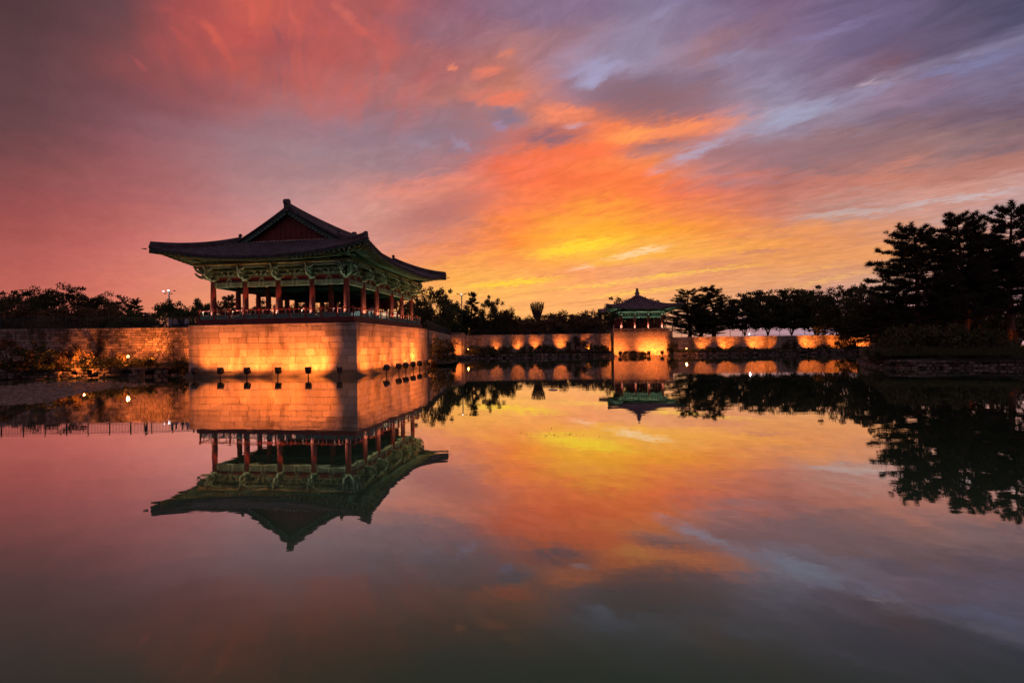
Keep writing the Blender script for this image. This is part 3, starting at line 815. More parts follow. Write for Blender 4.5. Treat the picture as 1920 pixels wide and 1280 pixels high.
def build_roof(r, root, sp, mt, rib_r, over_cols, purlin_q, raf_sp, rafter_objs=True, sides=(0, 1, 2, 3)):
    roof = link('roof', None, root)
    for side in range(4):
        A = r.a if side in (0, 2) else r.b
        # under-tile sheet
        sh = MB(); nt = 60; nq = 14
        ts = [(-A + 2 * A * i / nt) for i in range(nt + 1)]
        if r.gy is not None and side in (1, 3): ts = sorted(ts + [-(r.gy + 0.25), r.gy + 0.25, -(r.gy + 0.26), r.gy + 0.26])
        vs = []; m_ = len(ts)
        for t in ts:
            qm = r.qmax(side, t)
            for j in range(nq + 1): vs.append(r.pt(side, t, qm * j / nq))
        sh.add(vs, [(i*(nq+1)+j, (i+1)*(nq+1)+j, (i+1)*(nq+1)+j+1, i*(nq+1)+j+1) for i in range(m_ - 1) for j in range(nq)])
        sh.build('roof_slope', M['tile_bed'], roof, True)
        # rows of convex tiles with their round eave ends
        ribs = MB(); t = -A + 0.12
        while t < A - 0.1:
            qm = r.qmax(side, t)
            if qm > 0.15:
                k = max(3, int(qm / 0.7) + 1)
                pts = [r.pt(side, t, -0.10 + (qm + 0.10) * j / k) for j in range(k + 1)]
                tang = (Vector((1, 0, 0)), Vector((0, 1, 0)), Vector((-1, 0, 0)), Vector((0, -1, 0)))[side]
                vs = []
                for p in pts:
                    for c in range(5):
                        an = math.pi * c / 4
                        vs.append(p + tang * (math.cos(an) * rib_r) + Vector((0, 0, math.sin(an) * rib_r * 1.15 - 0.01)))
                fs = [(j*5+c, j*5+c+1, (j+1)*5+c+1, (j+1)*5+c) for j in range(k) for c in range(4)] + [(4, 3, 2, 1, 0)]
                ribs.add(vs, fs)
            t += sp
        stuff(ribs.build('tile_rows', mt, roof, True))
        # eave board and soffit
        eb = MB(); so = MB(); n_ = 48
        for i in range(n_):
            t0 = -A + 2 * A * i / n_; t1 = -A + 2 * A * (i + 1) / n_
            p0, p1 = r.pt(side, t0, 0.02), r.pt(side, t1, 0.02)
            u0, u1 = r.pt(side, t0, 0.02, True), r.pt(side, t1, 0.02, True)
            w0, w1 = r.pt(side, t0, 0.16, True), r.pt(side, t1, 0.16, True)
            dz = Vector((0, 0, 0.02)); mid0 = u0 + (p0 - u0) * 0.45; mid1 = u1 + (p1 - u1) * 0.45
            eb.add([p0 - dz, p1 - dz, mid1, mid0], [(0, 1, 2, 3)], 0)
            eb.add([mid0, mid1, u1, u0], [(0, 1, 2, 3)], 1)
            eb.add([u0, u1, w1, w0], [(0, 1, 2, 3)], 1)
        for i in range(n_):
            t0 = -A + 2 * A * i / n_; t1 = -A + 2 * A * (i + 1) / n_
            for j in range(6):
                q0 = (over_cols + 0.4) * j / 6; q1 = (over_cols + 0.4) * (j + 1) / 6
                c0, c1 = max(0, A - abs(t0)), max(0, A - abs(t1))
                vs = [r.pt(side, t0, min(q0, c0) , True, 0.10), r.pt(side, t1, min(q0, c1), True, 0.10), r.pt(side, t1, min(q1, c1), True, 0.10), r.pt(side, t0, min(q1, c0), True, 0.10)]
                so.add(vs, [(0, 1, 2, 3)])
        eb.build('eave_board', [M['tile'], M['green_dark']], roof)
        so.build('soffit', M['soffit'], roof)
        # rafters: long round ones and short square flying rafters, fanned at the corners
        allr = MB(); n_r = int(2 * A / raf_sp)
        for i in range(1, n_r):
            t = -A + 2 * A * i / n_r
            d = A - abs(t)
            ti = math.copysign(min(abs(t), A - over_cols - 0.2), t)
            inn = r.pt(side, ti, over_cols + 0.2, True, -0.02)
            out = r.pt(side, t, 0.10, True, -0.02)
            dirv = inn - out
            a0 = out; a1 = out + dirv * min(0.55, 1.6 / max(dirv.length, 0.1))
            b0 = out + dirv * min(0.3, 0.75 / max(dirv.length, 0.1)) - Vector((0, 0, 0.10)); b1 = inn - Vector((0, 0, 0.06))
            if rafter_objs and side in sides:
                fl = MB(); fl.beam(a0 - Vector((0, 0, 0.05)), a1 - Vector((0, 0, 0.05)), 0.11, 0.15); fl.m = [1 if q == 0 else 0 for q in range(6)]
                fl.m[2] = fl.m[4] = 0
                fl.build('flying_rafter', [M['olive'], M['mint']], roof)
            else:
                allr.beam(a0, a1, 0.085, 0.10)
            allr.tube([b0, b1], 0.065, 6, 0)
        stuff(allr.build('rafters', M['green'], roof))
    # hip ridges built of stacked flat tiles
    for sx in (-1, 1):
        for sy in (-1, 1):
            hr = MB(); pts = []
            q1 = r.S if r.gy is not None else r.S - 0.25
            for j in range(13):
                q = q1 * (1 - j / 12.0) - (0.05 if j == 12 else 0)
                side = 0 if sy < 0 else 2
                tt = (r.a - q) * (sx if sy < 0 else -sx)
                p = r.pt(side, tt, q)
                pts.append(p)
            hgt = 0.46 if r.gy is not None else 0.22
            for p, q in zip(pts[:-1], pts[1:]):
                hr.beam(p + Vector((0, 0, hgt * 0.45)), q + Vector((0, 0, hgt * 0.45)), 0.26, hgt)
                hr.beam(p + Vector((0, 0, hgt * 0.45 + 0.09)), q + Vector((0, 0, hgt * 0.45 + 0.09)), 0.34, 0.04)
                hr.tube([p + Vector((0, 0, hgt + 0.0)), q + Vector((0, 0, hgt + 0.0))], 0.11, 8)
            e_ = pts[-1]; d_ = (pts[-1] - pts[-2]).normalized()
            hr.build('hip_ridge', mt, roof)
            en = MB()     # upturned end tile and the corner beam poking out beneath it
            en.beam(e_ - d_ * 0.1 + Vector((0, 0, hgt * 0.5)), e_ + d_ * 0.08 + Vector((0, 0, hgt * 0.62)), 0.36, hgt + 0.14, 0, (0, 0, 1), 0.22, hgt + 0.10)
            en.beam(e_ - d_ * 1.6 - Vector((0, 0, 0.42)), e_ + d_ * 0.10 - Vector((0, 0, 0.24)), 0.22, 0.40, 1)
            en.beam(e_ + d_ * 0.26 - Vector((0, 0, 0.12)), e_ + d_ * 0.62 - Vector((0, 0, 0.10)), 0.10, 0.10, 0, (0, 0, 1), 0.05, 0.05)
            en.build('corner_end', [mt, M['green_dark']], roof)
            # figure where the hip ridge starts under the gable
            if r.gy is not None:
                fg = MB(); b_ = pts[0] + Vector((0, 0, 0.25))
                fg.prism([(-0.14, 0), (0.16, 0), (0.18, 0.18), (0.10, 0.30), (0.16, 0.46), (0.04, 0.60), (-0.12, 0.56), (-0.18, 0.40), (-0.08, 0.28), (-0.16, 0.14)], b_, (sx * 0.7, sy * 0.7, 0), (0, 0, 1), (sx * 0.7, -sy * 0.7, 0), 0.2)
                fg.build('ridge_figure', mt, roof)
    return roof

SCROLL = [(-0.55, -0.02), (0.10, -0.02), (0.34, 0.03), (0.52, 0.14), (0.66, 0.10), (0.82, 0.17), (0.98, 0.34), (1.06, 0.55), (1.00, 0.60), (0.90, 0.46), (0.74, 0.36), (0.58, 0.40), (0.44, 0.34), (0.24, 0.30), (-0.55, 0.30)]
BEAK = [(-0.55, 0.0), (0.2, 0.0), (0.5, 0.06), (0.78, 0.20), (1.02, 0.14), (1.30, 0.26), (1.10, 0.34), (0.92, 0.40), (0.60, 0.36), (-0.55, 0.36)]
def arm_profile(w, h):
    """cross arm: a shallow boat with curled ends"""
    return [(-w, h), (-w, h * 0.62), (-w * 0.86, h * 0.36), (-w * 0.62, h * 0.16), (-w * 0.3, 0), (w * 0.3, 0), (w * 0.62, h * 0.16), (w * 0.86, h * 0.36), (w, h * 0.62), (w, h)]
def bracket_mesh(scale=1.0, corner=False):
    """bracket cluster on a column head: outward arms are along -y"""
    mb = MB(); k = scale
    mb.lathe([(0.30 * k, 0.10 * k), (0.34 * k, 0.16 * k), (0.34 * k, 0.26 * k), (0.24 * k, 0.30 * k), (0.2 * k, 0.0)][::-1] if False else [(0.22 * k, 0.0), (0.32 * k, 0.10 * k), (0.34 * k, 0.20 * k), (0.30 * k, 0.22 * k)], 12, (0, 0, 0), 0)
    dirs = [((0, -1, 0), (1, 0, 0), 1.0)]
    if corner: dirs += [((1, 0, 0), (0, 1, 0), 1.0), ((0.7071, -0.7071, 0), (0.7071, 0.7071, 0), 1.3)]
    for ua, na, f in dirs:
        mb.prism([(x * f * k, y * k + 0.12 * k) for x, y in SCROLL], (0, 0, 0), ua, (0, 0, 1), na, 0.13 * k, 0, 1)
        mb.prism([(x * f * k * 1.02, y * k + 0.52 * k) for x, y in SCROLL], (0, 0, 0), ua, (0, 0, 1), na, 0.13 * k, 0, 1)
        mb.prism([(x * f * k * 0.92, y * k + 0.92 * k) for x, y in BEAK], (0, 0, 0), ua, (0, 0, 1), na, 0.14 * k, 2, 1)
    for ua, na in (((1, 0, 0), (0, 1, 0)),) + ((((0, 1, 0), (1, 0, 0)),) if corner else ()):
        for w, h, z in ((0.55, 0.26, 0.16), (0.78, 0.26, 0.54), (0.62, 0.2, 0.92)):
            mb.prism([(x * k, y * k + z * k) for x, y in arm_profile(w, h)], (0, 0, 0), ua, (0, 0, 1), na, 0.12 * k, 0, 1)
            for e in (-w * 0.85, 0, w * 0.85):
                c = Vector(ua) * e * k
                mb.box(c.x - 0.09 * k, c.x + 0.09 * k, c.y - 0.09 * k, c.y + 0.09 * k, (z + h) * k + 0.002, (z + h + 0.09) * k, 1)
    # outer cross arm under the purlin
    o = Vector((0, -0.95 * k, 0))
    mb.prism([(x * k, y * k + 0.86 * k) for x, y in arm_profile(0.55, 0.22)], o, (1, 0, 0), (0, 0, 1), (0, 1, 0), 0.11 * k, 0, 1)
    if corner:
        mb.prism([(x * k, y * k + 0.86 * k) for x, y in arm_profile(0.55, 0.22)], Vector((0.95 * k, 0, 0)), (0, 1, 0), (0, 0, 1), (1, 0, 0), 0.11 * k, 0, 1)
    return mb.mesh('bracket_set', [M['green'], M['mint'], M['green_dark']])

# ---- the large pavilion
pav = thing('pavilion', 'large open wooden pavilion with red columns, green brackets and sweeping tiled roof', 'pavilion', PO, -TH)
CX = [-6.45, -3.24, 0.0, 3.24, 6.45]
CY = [-8.35, -5.0, -1.9, 2.0, 5.1, 8.35]
FL = 5.12
deck = MB(); deck.box(-7.5, 7.5, -9.15, 9.15, 4.66, FL)
deck.build('deck', M['red_dark'], pav)
fas = MB(); fas.box(-7.55, 7.55, -9.2, -9.153, 4.70, FL - 0.06); fas.box(7.503, 7.55, -9.153, 9.2, 4.70, FL - 0.06)
fas.build('fascia_board', M['red_dark'], pav)
for i in range(11):      # stub feet between deck and stone
    x = -7.2 + 1.44 * i
    MB().box(x - 0.12, x + 0.12, -9.05, -8.7, PH, 4.66).build('deck_foot', M['granite'], pav)
def column_mesh(r, h):
    return MB().lathe([(r * 1.0, 0), (r * 1.04, h * 0.3), (r * 1.0, h * 0.6), (r * 0.86, h)], 14).mesh('column', M['red'], True)
cm = column_mesh(0.245, 8.55 - FL)
outer_cols = [(x, y) for x in CX for y in CY if x in (CX[0], CX[-1]) or y in (CY[0], CY[-1])]
inner_cols = [(x, y) for x in CX for y in CY if (x, y) not in outer_cols and x in (CX[1], CX[3])]
basem = MB().lathe([(0.34, 0), (0.36, 0.06), (0.30, 0.12)], 12).mesh('column_base', M['granite'], True)
for x, y in outer_cols + inner_cols:
    c = link('column', cm, pav, (x, y, FL))
    link('column_base', basem, c, (0, 0, 0.001))
# lintel beams between column heads, with a pale edge; struts and boards above
def ring(fn):
    for side, (A, pos) in enumerate((('x', CX), ('y', CY), ('x', CX), ('y', CY))):
        for p, q in zip(pos[:-1], pos[1:]): fn(side, p, q)
def sidept(side, t, o, z):
    if side == 0: return Vector((t, CY[0] - o, z))
    if side == 2: return Vector((t, CY[-1] + o, z))
    if side == 1: return Vector((CX[-1] + o, t, z))
    return Vector((CX[0] - o, t, z))
def lintel(side, p, q):
    mb = MB()
    a, b = p + 0.19, q - 0.19
    mb.beam(sidept(side, a, 0, 8.27), sidept(side, b, 0, 8.27), 0.2, 0.42, 0)
    for e in (a + 0.16, (a + b) / 2 - 0.2, (a + b) / 2 + 0.2, b - 0.16):   # painted bands
        mb.beam(sidept(side, e - 0.05, 0, 8.27), sidept(side, e + 0.05, 0, 8.27), 0.206, 0.426, 1)
    mb.beam(sidept(side, a, 0, 8.045), sidept(side, b, 0, 8.045), 0.215, 0.03, 1)
    mb.build('lintel_beam', [M['green'], M['mint']], pav)
    # brackets meet a wall plate: dark panel with an A-shaped strut, then painted boards
    pn = MB(); pn.beam(sidept(side, p + 0.2, -0.04, 8.70), sidept(side, q - 0.2, -0.04, 8.70), 0.05, 0.44); pn.build('panel', M['red_dark'], pav)
    c = (p + q) / 2; st = MB()
    for s in (-1, 1):
        st.beam(sidept(side, c + s * 0.30, 0.02, 8.50), sidept(side, c + s * 0.04, 0.02, 8.90), 0.07, 0.07, 0)
        st.beam(sidept(side, c + s * 0.15, 0.025, 8.50), sidept(side, c + s * 0.01, 0.025, 8.80), 0.05, 0.05, 0)
    st.build('gable_strut', M['mint'], pav)
    bd = MB()
    for z, h, o, mi in ((9.02, 0.18, 0.02, 0), (9.25, 0.20, 0.0, 2), (9.47, 0.16, 0.02, 0), (9.68, 0.20, 0.0, 2), (9.9, 0.2, 0.02, 0), (10.12, 0.2, 0.0, 2)):
        bd.beam(sidept(side, p, o, z), sidept(side, q, o, z), 0.13, h, mi)
    for z, w in ((9.125, 0.45), (9.365, 0.62)):
        for s in (-1, 0, 1):
            bd.beam(sidept(side, c + s * w, 0.1, z - 0.07), sidept(side, c + s * w, 0.1, z + 0.10), 0.14, 0.13, 1)
    for z in (9.12, 9.57): bd.beam(sidept(side, p, 0.075, z), sidept(side, q, 0.075, z), 0.04, 0.025, 1)
    for s in (-0.75, 0.75): bd.beam(sidept(side, c + s, 0.08, 9.14), sidept(side, c + s, 0.08, 9.44), 0.03, 0.03, 1)
    bd.build('frieze_boards', [M['green'], M['mint'], M['green_dark']], pav)
    # outer eave purlin carried by the bracket arms
    pu = MB(); pu.tube([sidept(side, p - (0.95 if p == (CX[0] if side in (0, 2) else CY[0]) else 0), 0.95, 9.98), sidept(side, q + (0.95 if q == (CX[-1] if side in (0, 2) else CY[-1]) else 0), 0.95, 9.98)], 0.16, 10, 0)
    pu.beam(sidept(side, p - 0.3, 0.95, 9.72), sidept(side, q + 0.3, 0.95, 9.72), 0.10, 0.16, 1)
    pu.build('eave_purlin', [M['olive'], M['mint']], pav)
ring(lintel)
bmesh_, bcorner = bracket_mesh(1.06), bracket_mesh(1.06, True)
rots = {0: 0.0, 1: math.pi / 2, 2: math.pi, 3: -math.pi / 2}
for x in CX[1:-1]:
    link('bracket_set', bmesh_, pav, (x, CY[0], 8.55), 0.0); link('bracket_set', bmesh_, pav, (x, CY[-1], 8.55), math.pi)
for y in CY[1:-1]:
    link('bracket_set', bmesh_, pav, (CX[-1], y, 8.55), math.pi / 2); link('bracket_set', bmesh_, pav, (CX[0], y, 8.55), -math.pi / 2)
for x, y, r_ in ((CX[-1], CY[0], 0), (CX[-1], CY[-1], math.pi / 2), (CX[0], CY[-1], math.pi), (CX[0], CY[0], -math.pi / 2)):
    link('bracket_set', bcorner, pav, (x, y, 8.55), r_)
# inside: tie beams, ceiling boards, hanging fluorescent strips, lit display panels at the back
for x in (CX[1], CX[3]):
    MB().beam((x, CY[1], 8.2), (x, CY[-2], 8.2), 0.24, 0.4).build('tie_beam', M['green_dark'], pav)
for y in CY[1:-1]:
    MB().beam((CX[0] + 0.2, y, 8.0), (CX[-1] - 0.2, y, 8.0), 0.24, 0.4).build('tie_beam', M['green_dark'], pav)
MB().box(-6.3, 6.3, -8.2, 8.2, 9.0, 9.06).build('ceiling', M['green_dark'], pav)
scr = MB()
for i in range(9):
    x = -0.9 + 0.85 * i
    scr.box(x - 0.05, x + 0.05, 5.0, 5.1, FL, 8.0)
scr.box(-0.9, 5.9, 5.0, 5.1, 6.75, 7.9)
scr.build('inner_screen', M['red_dark'], pav)
for x0, x1, z0, z1, m_ in ((0.55, 1.7, 6.1, 6.55, 'panel_white'), (2.6, 3.0, 6.05, 6.6, 'panel_white'), (3.75, 4.95, 5.75, 6.5, 'panel_warm'), (5.3, 5.9, 5.9, 6.4, 'panel_warm')):
    b_ = MB(); b_.box(x0, x1, 4.86, 4.94, z0, z1, 0); b_.box(x0 - 0.05, x1 + 0.05, 4.945, 4.99, z0 - 0.05, z1 + 0.05, 1); b_.box((x0 + x1) / 2 - 0.03, (x0 + x1) / 2 + 0.03, 4.96, 4.98, FL, z0, 1)
    b_.build('display_panel', [M[m_], M['red_dark']], pav)
# railing: posts, fret panels, handrail
rail = link('railing', None, pav)
def fret_mesh(w, h=0.34):
    mb = MB(); b = 0.045
    def H(x0, x1, z): mb.box(x0, x1, -0.02, 0.02, z - b / 2, z + b / 2)
    def V(x, z0, z1): mb.box(x - b / 2, x + b / 2, -0.018, 0.018, z0, z1)
    H(0, w, h - 0.03)
    u = w / 3
    for i in range(3):
        x = i * u
        H(x, x + u * 0.55, h * 0.5); V(x + u * 0.55, 0.0, h * 0.5); V(x + u * 0.2, h * 0.5, h - 0.05)
        H(x + u * 0.72, x + u, h * 0.28); V(x + u * 0.8, h * 0.28, h - 0.05)
    H(0, w, 0.03)
    return mb.mesh('fret_panel', M['teal'])
def railing(p, q, n, rot):
    p = Vector(p); q = Vector(q); L = (q - p).length; d = (q - p) / L
    w = L / n; fm = fret_mesh(w - 0.16)
    pm_ = MB().box(-0.055, 0.055, -0.055, 0.055, 0, 0.86); pm_.box(-0.075, 0.075, -0.075, 0.075, 0.861, 0.93); pm_ = pm_.mesh('rail_post', M['red'])
    bm_ = MB().box(-0.02, 0.02, -0.02, 0.02, 0, 0.36).mesh('baluster', M['white'])
    for i in range(n + 1):
        link('rail_post', pm_, rail, p + d * (w * i), rot)
        if i < n:
            link('fret_panel', fm, rail, p + d * (w * i + 0.08), rot)
            link('baluster', bm_, rail, p + d * (w * (i + 0.25)) + Vector((0, 0, 0.38)), rot)
            link('baluster', bm_, rail, p + d * (w * (i + 0.75)) + Vector((0, 0, 0.38)), rot)
    hr = MB(); up = Vector((0, 0, 0.78))
    hr.tube([p + up - d * 0.12, q + up + d * 0.12], 0.05, 8); hr.build('handrail', M['red'], rail, True)
    mr = MB(); mr.beam(p + Vector((0, 0, 0.375)), q + Vector((0, 0, 0.375)), 0.06, 0.05); mr.build('middle_rail', M['red'], rail)
z_ = FL
railing((-7.35, -9.0, z_), (7.35, -9.0, z_), 10, 0.0)
railing((7.35, -9.0, z_), (7.35, 9.0, z_), 12, math.pi / 2)
railing((-7.35, 9.0, z_), (-7.35, -9.0, z_), 12, -math.pi / 2)
# roof
RF = Roof(9.3, 11.1, 6.7, 10.32, 0.405, 0.0145, 0.92, 0.45, 9.2, 10.06, 0.16)
roof = build_roof(RF, pav, 0.345, M['tile'], 0.10, 2.75, 1.9, 0.42, True, (0, 1))
for o_ in roof.children_recursive: pass
# gable ends: red boards set back, bargeboards, pale studs
for s in (-1, 1):
    gb = MB(); y = s * (RF.gy - 0.25)
    zb = RF.top(RF.S) - 0.05; xs = 4.75; N_ = 12
    pr = []
    for i in range(N_ + 1):
        x = -xs + 2 * xs * i / N_
        pr.append((x, max(zb + 0.02, RF.top(RF.a - abs(x)) - 0.30)))
    gb.add([(x, y, z) for x, z in pr] + [(x, y, zb) for x, z in pr], [(i, i + 1, i + 2 + N_, i + 1 + N_) for i in range(N_)])
    gb.build('gable_panel', M['red_dark'], roof)
    for i in range(-8, 9):
        x = i * 0.52; zt = RF.top(RF.a - abs(x)) - 0.5
        if zt > zb + 0.05: MB().box(x - 0.05, x + 0.05, y + s * 0.005 - 0.02, y + s * 0.005 + 0.04 * s, zb, zt).build('gable_batten', M['red_dark'], roof)
    for sx in (-1, 1):
        bb = MB(); y2 = s * (RF.gy + 0.22)
        for i in range(12):
            x0 = sx * 4.75 * i / 12; x1 = sx * 4.75 * (i + 1) / 12
            p = Vector((x0, y2, RF.top(RF.a - abs(x0)) - 0.24)); q = Vector((x1, y2, RF.top(RF.a - abs(x1)) - 0.24))
            bb.beam(p, q, 0.06, 0.34, 0)
        bb.build('bargeboard', M['green_dark'], roof)
        dots = MB()
        for i in range(15):
            x = sx * (0.25 + 4.5 * i / 14)
            z = RF.top(RF.a - abs(x)) - 0.36
            dots.box(x - 0.06, x + 0.06, y2 + s * 0.032, y2 + s * 0.05, z - 0.05, z + 0.05)
        stuff(dots.build('bargeboard_studs', M['mint'], roof))
        # descending gable ridge
        vr = MB(); pts = []
        for i in range(15):
            x = sx * (0.1 + 4.75 * i / 14)
            pts.append(Vector((x, s * (RF.gy + 0.08), RF.top(RF.a - abs(x)) + 0.13)))
        for p, q in zip(pts[:-1], pts[1:]):
            vr.beam(p, q, 0.30, 0.26); vr.tube([p + Vector((0, 0, 0.14)), q + Vector((0, 0, 0.14))], 0.11, 8)
        vr.build('gable_ridge', M['tile'], roof)
    ft = MB(); zf = RF.top(RF.S) + 0.05      # plastered flashing where gable meets the lower slope
    ft.beam((-4.7, s * (RF.gy + 0.0), zf), (4.7, s * (RF.gy + 0.0), zf), 0.14, 0.07)
    ft.build('flashing', M['plaster'], roof)
    # ridge-end tile
    fn = MB(); zt = RF.top(RF.a) + 0.22
    fn.prism([(-0.30, -0.5), (0.34, -0.5), (0.32, 0.12), (0.46, 0.30), (0.44, 0.52), (0.34, 0.42), (0.30, 0.62), (0.06, 0.70), (-0.20, 0.62), (-0.28, 0.2)], (0, s * (RF.gy + 0.15), zt), (0, s, 0), (0, 0, 1), (1, 0, 0), 0.36)
    fn.build('ridge_end_tile', M['tile'], roof)
rg = MB(); zt = RF.top(RF.a)
for i in range(20):
    y0 = -RF.gy + 2 * RF.gy * i / 20; y1 = -RF.gy + 2 * RF.gy * (i + 1) / 20
    f0 = 0.18 * (abs(y0) / RF.gy) ** 2.5; f1 = 0.18 * (abs(y1) / RF.gy) ** 2.5
    rg.beam((0, y0, zt + 0.04 + f0), (0, y1, zt + 0.04 + f1), 0.32, 0.60); rg.tube([(0, y0, zt + 0.34 + f0), (0, y1, zt + 0.34 + f1)], 0.13, 8)
rg.build('main_ridge', M['tile'], roof)

# ---- the small far pavilion and its platform
FO = at(1196, 640, 109.0); FO.z = 0
FR = math.radians(-3.0)
fplat = thing('stone_platform', 'tall floodlit masonry platform under the small far pavilion', 'platform', FO, FR)
fw, fd, fh = 5.95, 5.6, 4.85
fm = MB()
for p, q in (((-fw, -fd), (fw, -fd)), ((fw, -fd), (fw, fd)), ((-fw, fd), (-fw, -fd))): masonry(fm, p, q, -0.6, fh, 0.235, 0.40, 0.2, rr2, 0.02)
stuff(fm.build('face_stones', M['brickwork'], fplat))
MB().box(-fw + 0.05, fw - 0.05, -fd + 0.05, fd - 0.05, -0.6, fh - 0.03).build('platform_core', M['joint'], fplat)
MB().box(-fw - 0.1, fw + 0.1, -fd - 0.1, fd + 0.1, fh + 0.003, fh + 0.18).build('coping', M['brickwork'], fplat)
fr = link('stone_railing', None, fplat)
for i in range(9):
    x = -fw + 2 * fw * i / 8
    for y in (-fd,):
        hgt = 1.05 if i in (0, 8) else 0.55
        b_ = MB(); b_.box(x - 0.1, x + 0.1, y - 0.1, y + 0.1, fh + 0.18, fh + 0.18 + hgt)
        if i in (0, 8): b_.lathe([(0.06, 0), (0.14, 0.08), (0.10, 0.2), (0.03, 0.34)], 8, (x, y, fh + 0.182 + hgt))
        b_.build('rail_post', M['brickwork'], fr)
for p, q in (((-fw, -fd), (fw, -fd)), ((fw, -fd), (fw, fd)), ((-fw, -fd), (-fw, fd))):
    MB().tube([(*p, fh + 0.68), (*q, fh + 0.68)], 0.08, 8).build('handrail', M['brickwork'], fr)
    MB().tube([(*p, fh + 0.4), (*q, fh + 0.4)], 0.05, 8).build('middle_rail', M['brickwork'], fr)
fpav = thing('pavilion', 'small square pavilion with pyramid tiled roof and knob finial on the far shore', 'pavilion', FO, FR)
FC = [-4.15, -1.38, 1.38, 4.15]; ff = fh + 0.18
MB().box(-4.9, 4.9, -4.9, 4.9, ff + 0.002, ff + 0.32).build('deck', M['red_dark'], fpav)
fcm = MB().lathe([(0.24, 0), (0.25, 1.0), (0.21, 2.95)], 12).mesh('column', M['red'], True)
for x in FC:
    for y in FC:
        if abs(x) > 4 or abs(y) > 4: link('column', fcm, fpav, (x, y, ff + 0.32))
for i, (x, y) in enumerate(((-1.38, 1.4), (1.38, 1.4), (-1.38, -1.0), (1.38, -1.0))):
    link('column', fcm, fpav, (x, y, ff + 0.32))
def fsp(side, t, o, z):
    a = 4.15 + o
    return Vector([(t, -a, z), (a, t, z), (-t, a, z), (-a, -t, z)][side])
fb = bracket_mesh(0.62); fbc = bracket_mesh(0.62, True)
ztop = ff + 3.27
for side in range(4):
    for p, q in zip(FC[:-1], FC[1:]):
        mb = MB(); mb.beam(fsp(side, p + 0.2, 0, ztop - 0.26), fsp(side, q - 0.2, 0, ztop - 0.26), 0.18, 0.4, 0)
        mb.beam(fsp(side, p + 0.2, 0, ztop - 0.485), fsp(side, q - 0.2, 0, ztop - 0.485), 0.2, 0.04, 1); mb.build('lintel_beam', [M['green'], M['mint']], fpav)
        mb = MB(); mb.beam(fsp(side, p, -0.02, ztop + 0.3), fsp(side, q, -0.02, ztop + 0.3), 0.1, 0.5, 2)
        mb.beam(fsp(side, p, 0.02, ztop + 0.68), fsp(side, q, 0.02, ztop + 0.68), 0.1, 0.2, 0)
        c = (p + q) / 2
        for s in (-0.5, 0, 0.5): mb.beam(fsp(side, c + s, 0.06, ztop + 0.1), fsp(side, c + s, 0.06, ztop + 0.5), 0.1, 0.14, 1)
        mb.build('frieze_boards', [M['green'], M['mint'], M['green_dark']], fpav)
        mb = MB(); mb.tube([fsp(side, p - 0.5, 0.55, ztop + 0.78), fsp(side, q + 0.5, 0.55, ztop + 0.78)], 0.14, 8); mb.build('eave_purlin', M['mint'], fpav)
    for t in FC[1:-1]: link('bracket_set', fb, fpav, fsp(side, t, 0, ztop), rots[side])
    link('bracket_set', fbc, fpav, fsp(side, FC[-1], 0, ztop), rots[side])
FRF = Roof(7.0, 7.0, None, 9.55, 0.22, 0.036, 0.75, 0.4, 6.5, 9.33, 0.14)
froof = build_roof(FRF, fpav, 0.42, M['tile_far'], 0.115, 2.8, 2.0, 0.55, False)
fin = MB(); zt = FRF.top(7.0) - 0.35
fin.lathe([(0.62, 0), (0.62, 0.30), (0.42, 0.36), (0.40, 0.62), (0.56, 0.70), (0.56, 0.86), (0.34, 0.98), (0.40, 1.18), (0.30, 1.36), (0.22, 1.42), (0.30, 1.58), (0.22, 1.80), (0.05, 1.98)], 14, (0, 0, zt))
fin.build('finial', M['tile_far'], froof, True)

LAMP = 8.6
